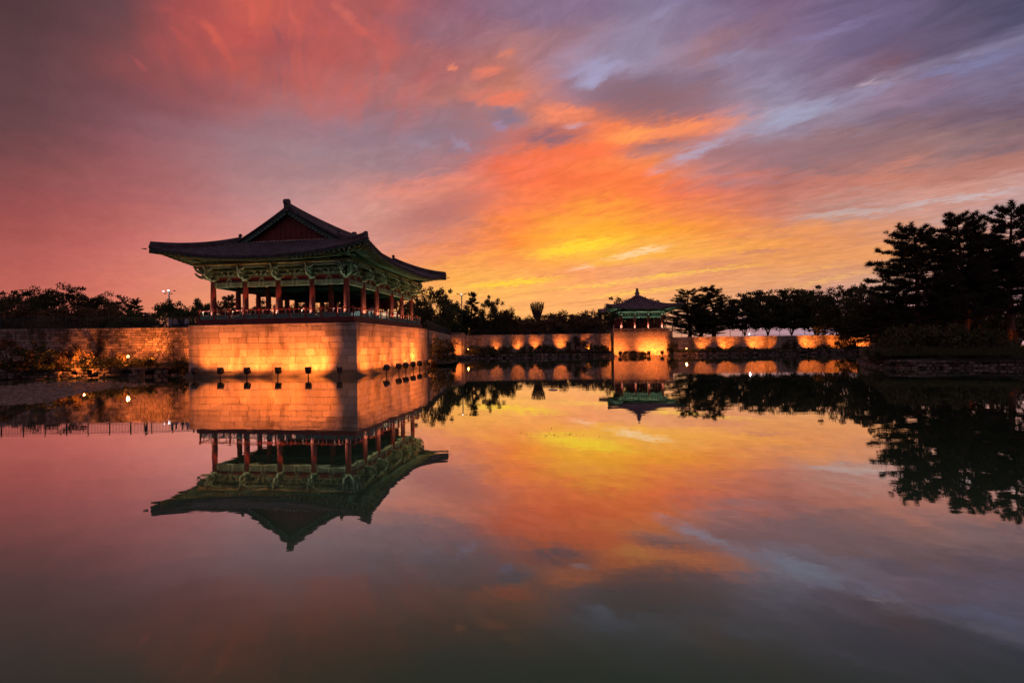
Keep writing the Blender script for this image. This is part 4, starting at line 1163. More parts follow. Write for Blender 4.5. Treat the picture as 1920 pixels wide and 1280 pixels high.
# ------------------------------------------------------------------ floodlights
def spot(parent, loc, aim, watts, col=(1.0, 0.47, 0.13), size=110, blend=0.9, rad=0.08):
    d = bpy.data.lights.new('floodlight_lamp', 'SPOT')
    d.energy = watts * LAMP; d.color = col; d.spot_size = math.radians(size); d.spot_blend = 1.0; d.shadow_soft_size = rad
    o = bpy.data.objects.new('floodlight_lamp', d); C.objects.link(o); o.parent = parent
    o.location = loc
    o.rotation_euler = (Vector(aim) - Vector(loc)).to_track_quat('-Z', 'Y').to_euler()
    return o
AMBER = (1.0, 0.215, 0.032)
def floodlight(label, base, aim, watts, z=0.5, size=0.36, group=None, post=True, col=AMBER, cone=105, lit=False):
    """lamp head on a stake; its lens looks at aim"""
    base = Vector(base); t = thing('floodlight', label, 'floodlight', base, 0, group)
    hc = Vector((0, 0, z)); a = Vector(aim) - base - hc
    q = a.to_track_quat('-Z', 'Y').to_matrix()
    hm = MB(); s = size / 2
    prof = [(-s, -s * 1.0, -s * 0.62), (s, -s * 1.0, -s * 0.62), (s, s, -s * 0.62), (-s, s, -s * 0.62), (-s * 0.7, -s * 0.7, s * 0.75), (s * 0.7, -s * 0.7, s * 0.75), (s * 0.7, s * 0.7, s * 0.75), (-s * 0.7, s * 0.7, s * 0.75)]
    hm.add([q @ Vector(p) + hc for p in prof], [(4,5,6,7),(0,1,5,4),(1,2,6,5),(2,3,7,6),(3,0,4,7)], 0)
    inner = [(x * 0.86, y * 0.86, -s * 0.60) for x, y, z2 in prof[:4]]
    hm.add([q @ Vector(p) + hc for p in prof[:4]] + [q @ Vector(p) + hc for p in inner], [(0,1,5,4),(1,2,6,5),(2,3,7,6),(3,0,4,7)], 0)
    hd_ = hm.build('lamp_head', M['lamp_body'], t)
    ln = MB(); ln.add([q @ Vector(p) + hc for p in inner], [(3, 2, 1, 0)]); ln.build('lens', M['bulb'], hd_)
    if post:
        pm2 = MB(); pm2.tube([(0, 0, -0.6), (0, 0, z - s * 0.7)], 0.045, 8); pm2.tube([(0, 0, z - s * 1.1), (0, 0, z - s * 0.5)], 0.075, 8)
        pm2.build('stake', M['lamp_body'], t)
    spot(t, hc + a.normalized() * (size * 0.42), Vector(aim) - base, watts, col, cone)
    return t
ORD = ['first', 'second', 'third', 'fourth', 'fifth', 'sixth', 'seventh', 'eighth']
LF = [(365, 709, 120), (413, 709, 120), (463, 709, 160), (521, 708.7, 120), (578, 708.5, 270), (636, 708, 1.0)]
for i, (px, py, wt_) in enumerate(LF):
    b_ = onz(px, py, 0)
    lx = (b_ - PO).dot(EX); ly = (b_ - PO).dot(EY)
    hot = ((392, 650), (432, 668), (484, 664), (534, 672), (581, 668), (640, 690))[i]
    dv = ray(*hot); nrm_ = EY; tt_ = ((PO - EY * hd - Vector((0, 0, CAMZ))).dot(nrm_)) / dv.dot(nrm_); hp = Vector((0, 0, CAMZ)) + dv * tt_
    floodlight(f'dark floodlight on a stake before the platform front wall, {ORD[i]} from the left', (b_.x, b_.y, 0), hp, wt_, 0.60, 0.50, 'floodlights along the platform front', True, AMBER, 130 if i == 4 else 112)
LS = [(725, 703.6, 150), (748, 700.5, 130), (761, 698.4, 110), (775, 695.8, 130), (787, 693.7, 190), (797.5, 691.6, 290)]
for i, (px, py, wt_) in enumerate(LS):
    b_ = onz(px, py, 0)
    lx = (b_ - PO).dot(EX); ly = (b_ - PO).dot(EY)
    floodlight(f'dark floodlight on a stake beside the platform side wall, {ORD[i]} from the front corner', (b_.x, b_.y, 0), loc2w(hw, ly + 0.6 + 0.55 * i, 1.7 + 0.15 * i), wt_, 0.66, 0.50, 'floodlights along the platform side')
for i, (px, py) in enumerate(((807.5, 690), (819, 690))):
    b_ = onz(px, py, 0)
    floodlight('grey unlit floodlight in open water just past the platform side, ' + ('nearer the platform' if i == 0 else 'further from the platform'), (b_.x, b_.y, 0), (b_.x + 8, b_.y + 12, 2.5), 0.5, 0.8, 0.45, 'unlit floodlights past the platform corner')
# left wall lamps
lw = [((-30.2, 48.3), (-30.4, 50.0, 2.2), 250, 'floodlight at the foot of the left wall beside the platform'), ((-28.9, 47.9), (-28.6, 50.1, 1.6), 360, 'floodlight in the corner between left wall and platform'),
      ((-33.9, 47.4), (-35.6, 49.7, 3.2), 260, 'floodlight on the terrace before the brightest bay of the left wall')]
for (x, y), aim, wv, lb in lw: floodlight(lb, (x, y, 0.0 if x > -31 else 0.9), aim, wv, 0.5, 0.4, 'floodlights at the left wall')
# far wall lamps
for i, px in enumerate((930, 970, 1004, 1051, 1103)):
    b_ = at(px, 655, 102.0); aim = at(px, 640, 103.9)
    floodlight(f'small floodlight under lit patch of the far wall, {ORD[i]} from the lit pier', (b_.x, b_.y, 0.85), (aim.x, aim.y, 3.0), (60, 120, 160, 190, 150)[i], 0.4, 0.3, 'floodlights under the far wall', True, AMBER, 72)
floodlight('small floodlight in front of the lit stone pier', (-10.6, 93.4, 0.5), (-10.5, 96.3, 2.0), 170, 0.3, 0.35, None, True, AMBER, 70)
floodlight('small floodlight among the shrubs just past the large platform', (-8.9, 68.0, 0.4), (-10.7, 70.0, 3.0), 60, 0.3, 0.3, None, True, AMBER, 80)
for i, px in enumerate((1317, 1361, 1415, 1459, 1516, 1568)):
    yy = 101.2 - (px - 1300) * 0.0125
    b_ = at(px, 655, yy - 1.0); aim = at(px + (-14 if i == 3 else 0), 640, yy + 0.3)
    floodlight(f'small floodlight at the foot of the low right wall, {ORD[i]} from the small pavilion', (b_.x, b_.y, 0.9), (aim.x, aim.y, 2.3), (110, 210, 190, 120, 230, 190)[i], 0.35, 0.3, 'floodlights under the low right wall', True, AMBER, 100)
b_ = at(1622, 655, 96.0); floodlight('floodlight glowing behind the left tip of the pine island', (b_.x, b_.y, 0.9), (b_.x + 0.4, 98.5, 2.0), 330, 0.35, 0.3)
for i, px in enumerate((1163, 1217, 1242)):
    b_ = at(px, 667, 100.6)
    floodlight(f'boxy dark floodlight at the foot of the small pavilion platform, {ORD[i]} from the left', (b_.x, b_.y, 0.0), (b_.x + 0.2, 103.4, 1.5), (300, 420, 360)[i], 0.6, 0.7, 'floodlights under the small pavilion', True, AMBER, 110)
# bulbs that shine towards the viewer
def bulb(label, p, r, watts, col=AMBER, group=None):
    t = thing('garden_lamp', label, 'lamp', (p.x, p.y, p.z - 0.35), 0, group)
    mb = MB(); mb.lathe([(0.03, -0.3), (0.03, 0.2), (r, 0.22), (r, 0.26)], 10); mb.build('lamp_stem', M['lamp_body'], t)
    gb = MB(); gb.lathe([(r * 0.6, 0.262), (r, 0.262 + r * 0.5), (r, 0.262 + r), (r * 0.6, 0.262 + r * 1.6), (0.01, 0.262 + r * 1.9)], 12); gb.build('globe', M['bulb'] if col != 'w' else M['bulb_white'], t, True)
    d = bpy.data.lights.new('lamp_glow', 'POINT'); d.energy = watts; d.color = AMBER if col == 'w' else col; d.shadow_soft_size = r
    if col == 'w': d.color = (0.9, 0.95, 1.0)
    o = bpy.data.objects.new('lamp_glow', d); C.objects.link(o); o.parent = t; o.location = (0, -0.05, 0.3 + r * 2.2)
bulb('bright bare garden lamp on the terrace below the left wall', at(240, 669, 47.0), 0.11, 420)
bulb('garden lamp glowing inside the shrub below the left wall', at(158, 680, 45.6), 0.06, 900)
bulb('bright garden lamp on the bank right of the small pavilion', at(1287, 654, 97.0), 0.15, 260)
bulb('small garden lamp on the bank beside the lit pier', at(878, 655, 99.0), 0.10, 160)
bulb('white garden lamp among trees behind the low right wall', at(1405, 627, 108.0), 0.14, 80, 'w')
# uplights on the pavilion deck that wash columns and eaves
def uplight(label, p, aim, watts, col, group):
    t = thing('uplight', label, 'uplight', p, 0, group)
    mb = MB(); mb.lathe([(0.09, 0), (0.10, 0.10), (0.12, 0.16), (0.10, 0.17)], 10); mb.build('lamp_can', M['lamp_body'], t)
    spot(t, (0, 0, 0.2), Vector(aim) - Vector(p), watts, col, 135, 1.0, 0.06)
WG = (1.0, 0.93, 0.72)
for i, x in enumerate(CX):
    p = loc2w(x - 0.42, CY[0] - 0.46, FL + 0.002)
    uplight(f'small uplight at the foot of the front row column, {ORD[i]} from the left', p, loc2w(x - 0.05, CY[0] - 0.55, 8.6), 20, WG, 'uplights on the pavilion deck')
for i, y in enumerate(CY[1:]):
    p = loc2w(CX[-1] + 0.46, y - 0.40, FL + 0.002)
    uplight(f'small uplight at the foot of the side row column, {ORD[i]} behind the front corner', p, loc2w(CX[-1] + 0.55, y, 8.6), 20, (1.0, 0.84, 0.5), 'uplights on the pavilion deck')
for i, x in enumerate(FC):
    p = FO + Matrix.Rotation(FR, 3, 'Z') @ Vector((x - 0.15, -4.75, ff + 0.323))
    uplight(f'small uplight at the foot of the small pavilion front column, {ORD[i]} from the left', p, p + Vector((0, 0.2, 3.5)), 48, WG, 'uplights on the small pavilion')

# ------------------------------------------------------------------ trees and shrubs
def quads_mesh(name, v, nper, m, tri=False):
    """many separate leaf faces from an (n*nper, 3) array"""
    me = bpy.data.meshes.new(name); n = len(v) // nper
    me.vertices.add(len(v)); me.vertices.foreach_set('co', np.asarray(v, np.float32).ravel())
    me.loops.add(len(v)); me.loops.foreach_set('vertex_index', np.arange(len(v), dtype=np.int32))
    me.polygons.add(n); me.polygons.foreach_set('loop_start', np.arange(0, len(v), nper, dtype=np.int32))
    me.update(calc_edges=True); me.materials.append(m)
    return me
def rand_unit(rg, n):
    v = rg.normal(size=(n, 3)); return v / np.linalg.norm(v, axis=1, keepdims=True)
def leaves(rg, centres, size, droop=0.0, flat=0.0):
    n = len(centres)
    a = rand_unit(rg, n); a[:, 2] *= (1 - flat); a[:, 2] -= droop; a /= np.linalg.norm(a, axis=1, keepdims=True)
    b = np.cross(a, rand_unit(rg, n)); b /= np.linalg.norm(b, axis=1, keepdims=True) + 1e-9
    s = size * rg.uniform(0.6, 1.35, (n, 1))
    p = [centres - a * s * 0.5, centres + b * s * 0.30, centres + a * s * 0.6, centres - b * s * 0.30]
    return np.stack(p, 1).reshape(-1, 3)
def crown_clumps(rg, w, h, zc, n, flat=0.62, top_bias=0.0, inner=0.45):
    """clump centres and radii spread through an uneven ellipsoid of half width w, half height h"""
    d = rand_unit(rg, n); r = rg.uniform(inner, 1.0, (n, 1)) ** 0.6
    lob = 1 + 0.22 * np.sin(3 * np.arctan2(d[:, 1], d[:, 0]) + rg.uniform(0, 6)) + 0.16 * np.sin(5 * np.arctan2(d[:, 1], d[:, 0]) + 4 * d[:, 2] + rg.uniform(0, 6))
    c = d * r * lob[:, None] * np.array([w, w, h])
    c[:, 2] = np.where(c[:, 2] < -0.62 * h, -0.62 * h + 0.4 * (c[:, 2] + 0.62 * h), c[:, 2]) + zc
    return c, rg.uniform(0.10, 0.24, n) * w
def broadleaf(seed, w=4.0, h=3.0, trunk_h=3.2, n_cl=95, per=70, leaf=0.26, m='leaf', forks=5, flat=0.6, bare=False):
    rg = np.random.default_rng(seed); rr = random.Random(seed)
    zc = trunk_h + h * 0.62
    c, r = crown_clumps(rg, w, h, zc, n_cl)
    pts = []
    for ci, ri in zip(c, r):
        k = int(per * (0.5 + ri / (0.17 * w)) * 0.7)
        q = rand_unit(rg, k) * (rg.uniform(0, 1, (k, 1)) ** 0.45) * ri * np.array([1.15, 1.15, flat])
        pts.append(ci + q)
    lv = leaves(rg, np.concatenate(pts), leaf)
    crown = quads_mesh('crown', lv, 4, M[m])
    tm = MB()
    lean = Vector((rr.uniform(-0.3, 0.3), rr.uniform(-0.3, 0.3), 0))
    forkz = trunk_h * (0.16 if bare else 0.7)
    tr = 0.045 * (trunk_h + h) * 0.62
    tm.tube([(0, 0, -0.4), (0.03, 0, 0.0), lean * 0.5 + Vector((0, 0, forkz * 0.5)), lean + Vector((0, 0, forkz))], [tr * 1.4, tr * 1.1, tr * 0.9, tr * 0.8], 8)
    f0 = lean + Vector((0, 0, forkz))
    tips = []
    for i in range(forks):
        an = 2 * math.pi * (i + rr.uniform(-0.3, 0.3)) / forks; rad = w * rr.uniform(0.35, 0.6)
        mid = f0 + Vector((math.cos(an) * rad * 0.45, math.sin(an) * rad * 0.45, (trunk_h - forkz) + h * 0.15))
        tip = f0 + Vector((math.cos(an) * rad, math.sin(an) * rad, (trunk_h - forkz) + h * rr.uniform(0.5, 1.0)))
        tm.tube([f0 - Vector((0, 0, 0.1)), mid, tip], [tr * 0.6, tr * 0.42, tr * 0.18], 6); tips += [mid, (mid + tip) / 2, tip]
    for ci in c[::2]:
        ci = Vector(ci); b = min(tips, key=lambda q: (q - ci).length)
        mid = (b + ci) / 2 + Vector((rr.uniform(-.2, .2), rr.uniform(-.2, .2), rr.uniform(-.1, .25)))
        tm.tube([b, mid, ci], [tr * 0.2, tr * 0.13, tr * 0.05], 4, 0, False)
    return tm.mesh('trunk', M['bark']), crown
def tufts(rg, cen, dirs, blade, nb, wid):
    n = len(cen)
    c = np.repeat(cen, nb, 0); d = np.repeat(dirs, nb, 0)
    v = d * 0.55 + rand_unit(rg, n * nb) * 0.9; v[:, 2] += 0.25
    v /= np.linalg.norm(v, axis=1, keepdims=True)
    L = blade * rg.uniform(0.7, 1.25, (n * nb, 1))
    s = np.cross(v, rand_unit(rg, n * nb)); s /= np.linalg.norm(s, axis=1, keepdims=True) + 1e-9
    return np.stack([c - s * wid, c + s * wid, c + v * L], 1).reshape(-1, 3)
def pine(seed, H=12.0, W=4.5, low=0.3, nbr=44, tw=9, blade=0.34, nb=13, wid=0.028, m='needle', lean=0.8, flat_top=0.55, dens=1.0):
    rg = np.random.default_rng(seed); rr = random.Random(seed)
    tm = MB()
    ax = []
    ph = rr.uniform(0, 6.28); la = rr.uniform(0, 6.28)
    for i in range(11):
        t = i / 10
        ax.append(Vector((math.cos(la) * lean * t + 0.25 * math.sin(ph + 5 * t), math.sin(la) * lean * t + 0.25 * math.cos(ph + 4 * t), H * t * 0.97)))
    ax[0] = Vector((0, 0, -0.4))
    tr = 0.018 * H + 0.05
    tm.tube(ax, [tr * (1.25 - 1.05 * i / 10) for i in range(11)], 8)
    def axis(t):
        f = t * 10; i = min(int(f), 9); return ax[i] + (ax[i + 1] - ax[i]) * (f - i)
    cen = []; dr = []
    for b in range(nbr):
        t = low + (1 - low) * ((b + rr.uniform(0, 1)) / nbr) ** 0.92
        an = b * 2.39996 + rr.uniform(-0.5, 0.5)
        k = (1 - t) / (1 - low)
        L = W * (0.16 + 0.95 * k ** flat_top) * rr.uniform(0.62, 1.12) * (0.72 if t < low + 0.08 else 1)
        p0 = axis(t); d = Vector((math.cos(an), math.sin(an), 0))
        rise = L * rr.uniform(0.02, 0.28) + (0.5 if t > 0.9 else 0)
        p1 = p0 + d * L * 0.5 + Vector((0, 0, rise * 0.35 - 0.04 * L)); p2 = p0 + d * L + Vector((0, 0, rise))
        tm.tube([p0, p1, p2], [tr * 0.30 * (0.5 + k * 0.5), tr * 0.2 * (0.5 + k * .5), 0.015], 5, 0, False)
        side = Vector((-d.y, d.x, 0))
        for w_ in range(max(3, int(tw * (0.5 + L / W)))):
            u = rr.uniform(0.28, 1.0)
            base = p1 + (p2 - p1) * ((u - 0.5) * 2) if u > 0.5 else p0 + (p1 - p0) * (u * 2)
            sl = L * rr.uniform(0.08, 0.34) * (1.15 - 0.6 * u) * rr.choice((-1, 1))
            e = base + side * sl + d * abs(sl) * 0.6 + Vector((0, 0, rr.uniform(0.02, 0.30)))
            tm.tube([base, e], [0.022, 0.012], 3, 0, False)
            dv = (e - base).normalized()
            for q in range(max(2, int(dens * (2 + abs(sl) / 0.30)))):
                f = (q + 0.6) / (2 + abs(sl) / 0.30)
                pt = base + (e - base) * min(1, f * 1.05) + Vector((rr.uniform(-.09, .09), rr.uniform(-.09, .09), rr.uniform(0, .12)))
                cen.append(pt[:]); dr.append((dv + Vector((0, 0, 0.5))).normalized()[:])
    for q in range(10):
        cen.append((ax[-1] + Vector((rr.uniform(-.2, .2), rr.uniform(-.2, .2), rr.uniform(-.5, .2))))[:]); dr.append((0, 0, 1))
    v = tufts(rg, np.array(cen), np.array(dr), blade, nb, wid)
    return tm.mesh('trunk', M['bark_red']), quads_mesh('crown', v, 3, M[m])
def shrub_mesh(seed, w=1.2, h=0.8, n_cl=26, per=60, leaf=0.15, m='shrub'):
    rg = np.random.default_rng(seed); rr = random.Random(seed)
    c, r = crown_clumps(rg, w, h, h * 0.62, n_cl, inner=0.3)
    c[:, 2] = np.maximum(c[:, 2], 0.08)
    pts = []
    for ci, ri in zip(c, r * 1.5):
        q = rand_unit(rg, per) * (rg.uniform(0, 1, (per, 1)) ** 0.5) * ri
        pts.append(ci + q)
    pts = np.concatenate(pts); pts[:, 2] = np.maximum(pts[:, 2], 0.02)
    st = MB()
    for ci in c[::3]: st.tube([(ci[0] * 0.1, ci[1] * 0.1, -0.1), (ci[0] * 0.5, ci[1] * 0.5, ci[2] * 0.6), tuple(ci)], [0.03, 0.02, 0.008], 4, 0, False)
    return st.mesh('stems', M['bark']), quads_mesh('foliage', leaves(rg, pts, leaf), 4, M[m])

PROTO = {
 'oak': broadleaf(1, 4.2, 3.0, 1.1, 150, 80, 0.26, 'leaf'),
 'wide': broadleaf(2, 5.0, 2.4, 2.4, 135, 80, 0.26, 'leaf', 6, 0.42),
 'rust': broadleaf(3, 4.4, 2.7, 0.5, 150, 80, 0.27, 'leaf_rust'),
 'green': broadleaf(4, 4.4, 2.6, 0.6, 150, 80, 0.27, 'leaf_green'),
 'grove': broadleaf(5, 4.6, 3.2, 1.9, 190, 70, 0.30, 'leaf', 7, 0.5, True),
 'wood': broadleaf(6, 4.8, 2.8, 0.3, 160, 84, 0.30, 'leaf_rust'),
 'pine': pine(7, 11.0, 4.2, 0.14, 74, 12, 0.36, 12, 0.032, 'needle', 0.6, 0.6, 1.2),
 'pine2': pine(8, 10.0, 3.8, 0.08, 74, 12, 0.36, 12, 0.032, 'needle', 0.4, 0.7, 1.2),
 'conifer': pine(9, 9.0, 2.8, 0.06, 64, 11, 0.32, 12, 0.030, 'needle', 0.2, 1.0),
}
SIZE = {k: (max(abs(v.co.x) for v in p[1].vertices), max(v.co.z for v in p[1].vertices)) for k, p in PROTO.items()}
def tree(kind, name, label, cat, px, top, Y, wpx, bz, rot, group):
    """a tree standing at distance Y whose top shows at (px, top) and whose crown is wpx wide"""
    p = at(px, top, Y); hgt = p.z - bz
    sw, sh = SIZE[kind]
    kz = hgt / sh; kx = (wpx / FPX * Y / 2) / (sw * 0.93)
    t = thing(name, label, cat, (p.x, p.y, bz), rot, group)
    for nm, me in (('trunk', PROTO[kind][0]), ('crown', PROTO[kind][1])):
        link(nm, me, t, None, None, (kx, kx, kz))
    return t
BG, BF, BR = 'trees behind the left wall', 'trees between the two pavilions', 'trees behind the low right wall'
T = [
 # behind the left wall
 ('oak', 'round dark tree at the far left edge behind the fence', 8, 541, 185, 120, 4.6, 0.3, BG),
 ('wide', 'tallest spreading tree in the left treeline, flat-topped', 112, 528, 175, 130, 4.6, 1.0, BG),
 ('oak', 'dark tree just left of the tallest spreading tree', 58, 546, 190, 90, 4.6, 2.6, BG),
 ('wide', 'spreading tree right of the tallest one in the left treeline', 196, 543, 180, 90, 4.6, 2.0, BG),
 ('pine2', 'small spiky pine left of the lamp tower', 250, 556, 170, 70, 4.6, 0.7, BG),
 ('rust', 'low rust-tinged tree behind the fence at the far left edge', 30, 566, 150, 150, 4.5, 0.2, BG),
 ('rust', 'low rust-tinged rounded tree below the tallest spreading tree', 118, 570, 148, 130, 4.5, 1.4, BG),
 ('wood', 'low dull tree between the tallest spreading tree and the small pine', 190, 566, 150, 120, 4.5, 2.9, BG),
 ('green', 'greener low tree leaning beside the standing photographer', 246, 580, 142, 80, 4.5, 0.9, BG),
 ('green', 'fresh green tree directly under the lamp tower', 322, 559, 140, 110, 4.5, 2.2, BG),
 ('green', 'fresh green tree between lamp tower and large pavilion', 374, 557, 165, 100, 4.5, 0.4, BG),
 ('pine2', 'bushy pine seen through the first open bay of the large pavilion', 428, 549, 160, 80, 4.6, 1.9, BG),
 ('rust', 'low tree seen through the second open bay of the large pavilion', 486, 556, 168, 100, 4.6, 2.6, BG),
 ('wood', 'dark tree hidden behind the middle of the large pavilion', 560, 560, 172, 110, 4.6, 0.6, BG),
 ('wood', 'dark tree behind the right half of the large pavilion', 640, 556, 180, 120, 4.6, 1.6, BG),
 # right behind the large pavilion towards the small one
 ('oak', 'tall bushy tree rising right behind the large pavilion eave', 812, 533, 134, 100, 4.6, 1.1, BF),
 ('oak', 'dark round tree under the rear eave of the large pavilion', 768, 556, 141, 110, 4.6, 2.1, BF),
 ('green', 'dull green tree behind the double-arm lamp post', 850, 560, 158, 80, 4.6, 1.2, BF),
 ('conifer', 'pointed conifer just right of the double-arm lamp post', 886, 544, 158, 58, 4.6, 0.4, BF),
 ('oak', 'round-topped tree between the conifer and the gap in the treeline', 922, 554, 165, 64, 4.6, 2.4, BF),
 ('wood', 'dark tree sloping down to the gap in the treeline', 950, 574, 169, 56, 4.6, 0.9, BF),
 ('green', 'low green tree under the pointed conifer', 898, 588, 182, 110, 4.5, 3.0, BF),
 ('wood', 'low rounded tree in the gap left of the pollard', 990, 590, 203, 80, 4.6, 0.1, BF),
 ('wood', 'low rounded tree right of the pollard', 1040, 580, 213, 90, 4.6, 1.0, BF),
 ('wood', 'low wooded crown midway between pollard and small pavilion', 1084, 580, 210, 90, 4.6, 2.0, BF),
 ('oak', 'dark crown touching the left eave of the small pavilion', 1126, 577, 213, 80, 4.6, 2.8, BF),
 ('wood', 'front row low tree left of the pollard', 968, 598, 187, 100, 4.5, 1.6, BF),
 ('wood', 'front row low tree below the pollard', 1024, 594, 189, 110, 4.5, 0.4, BF),
 ('wood', 'front row low tree left of the small pavilion', 1100, 590, 191, 120, 4.5, 2.2, BF),
 ('oak', 'tree whose top peeps over the small pavilion roof', 1172, 553, 217, 90, 4.6, 0.2, BF),
 ('oak', 'tree partly hidden by the right slope of the small pavilion roof', 1216, 556, 220, 80, 4.6, 1.1, BF),
 # right of the small pavilion
 ('pine', 'layered pine beside the right eave of the small pavilion', 1290, 538, 124, 122, 3.6, 0.2, BR),
 ('pine', 'tallest pine of the pair right of the small pavilion', 1338, 534, 126, 132, 3.6, 2.2, BR),
 ('pine2', 'low bushy pine under the pair right of the small pavilion', 1312, 572, 122, 120, 3.6, 1.2, BR),
 ('grove', 'open branching tree with visible limbs nearest the pine pair', 1396, 545, 129, 104, 3.6, 0.5, BR),
 ('grove', 'open branching tree, second in the row above the lit wall', 1440, 540, 131, 112, 3.6, 1.5, BR),
 ('grove', 'open branching tree, third in the row above the lit wall', 1484, 538, 129, 112, 3.6, 2.5, BR),
 ('grove', 'open branching tree, fourth in the row above the lit wall', 1526, 540, 126, 108, 3.6, 3.3, BR),
 ('oak', 'dense dark tree left of the island pines', 1580, 530, 96, 110, 3.4, 0.4, BR),
 ('oak', 'dense dark tree behind the tip of the pine island', 1632, 524, 84, 120, 2.8, 1.9, BR),
 ('pine2', 'low bushy pine hanging over the tip of the pine island', 1650, 560, 66, 150, 2.0, 2.7, BR),
 ('oak', 'dark broad tree behind the island pines', 1740, 555, 78, 160, 2.0, 0.8, BR),
 ('oak', 'dark broad tree at the right edge behind the island pines', 1860, 560, 76, 170, 2.0, 2.8, BR),
]
NM = {'oak': 'broadleaf_tree', 'wide': 'spreading_tree', 'rust': 'broadleaf_tree', 'green': 'broadleaf_tree', 'grove': 'branching_tree', 'wood': 'broadleaf_tree', 'pine': 'pine_tree', 'pine2': 'pine_tree', 'conifer': 'conifer_tree'}
for kind, lb, px, top, Y, wpx, bz, rot, grp in T:
    tree(kind, NM[kind], lb, 'tree', px, top, Y, wpx, bz, rot, grp)
# the big island pines, each grown on its own
BIG = [
 (31, 'wide island pine with long layered branches reaching left over the water', 1712, 430, 54, 5.4, 0.12, 110, 0.5, 1.5),
 (32, 'tall dark island pine with a dense blunt crown in the middle of the group', 1806, 402, 54, 4.2, 0.20, 96, 0.42, 1.6),
 (33, 'tallest island pine at the right edge with an open ragged top', 1893, 392, 53, 4.2, 0.22, 84, 0.45, 1.6),
 (34, 'leaning island pine filling the gap behind the two tall ones', 1858, 444, 60, 4.2, 0.36, 50, 0.6, 1.6),
]
for sd, lb, px, top, Y, W_, low, nbr, ft, bz in BIG:
    p = at(px, top, Y)
    tk, cr = pine(sd, (p.z - bz) / 0.99, W_, low, nbr, 13, 0.44, 15, 0.028, 'needle_dark', 0.9, ft, 1.0)
    t = thing('pine_tree', lb, 'tree', (p.x, p.y, bz), 0, 'big pines on the island')
    link('trunk', tk, t); link('crown', cr, t)
# pollarded poplar on the skyline: cut stems in a fan
pp = at(1007, 565, 220); t = thing('pollard_tree', 'bare pollarded tree with a fan of upright stems on the skyline', 'tree', (pp.x, pp.y, 4.6))
mb = MB(); hh = pp.z - 4.6; rr = random.Random(4)
mb.tube([(0, 0, -0.3), (0, 0, hh * 0.55)], [0.7, 0.55], 8)
for i in range(13):
    u = (i - 6) / 6.0
    b0 = Vector((u * 0.9, rr.uniform(-.3, .3), hh * 0.52)); b1 = Vector((u * 2.9, rr.uniform(-.6, .6), hh * rr.uniform(0.93, 1.0) - abs(u) * 0.3))
    mb.tube([b0, (b0 + b1) / 2 + Vector((u * 0.25, 0, 0)), b1], [0.24, 0.2, 0.2], 6)
mb.build('trunk', M['bark'], t)
rg = np.random.default_rng(9); cl = []
for i in range(13):
    u = (i - 6) / 6.0
    cl.append(rg.normal(size=(60, 3)) * np.array([0.12, 0.2, 0.7]) + np.array([u * 2.8, 0, hh * 0.86 - abs(u) * 0.3]))
cl.append(rg.normal(size=(160, 3)) * np.array([1.3, 0.4, 0.2]) + np.array([0, 0, hh * 0.97]))
link('crown', quads_mesh('crown', leaves(rg, np.concatenate(cl), 0.26), 4, M['leaf_rust']), t)

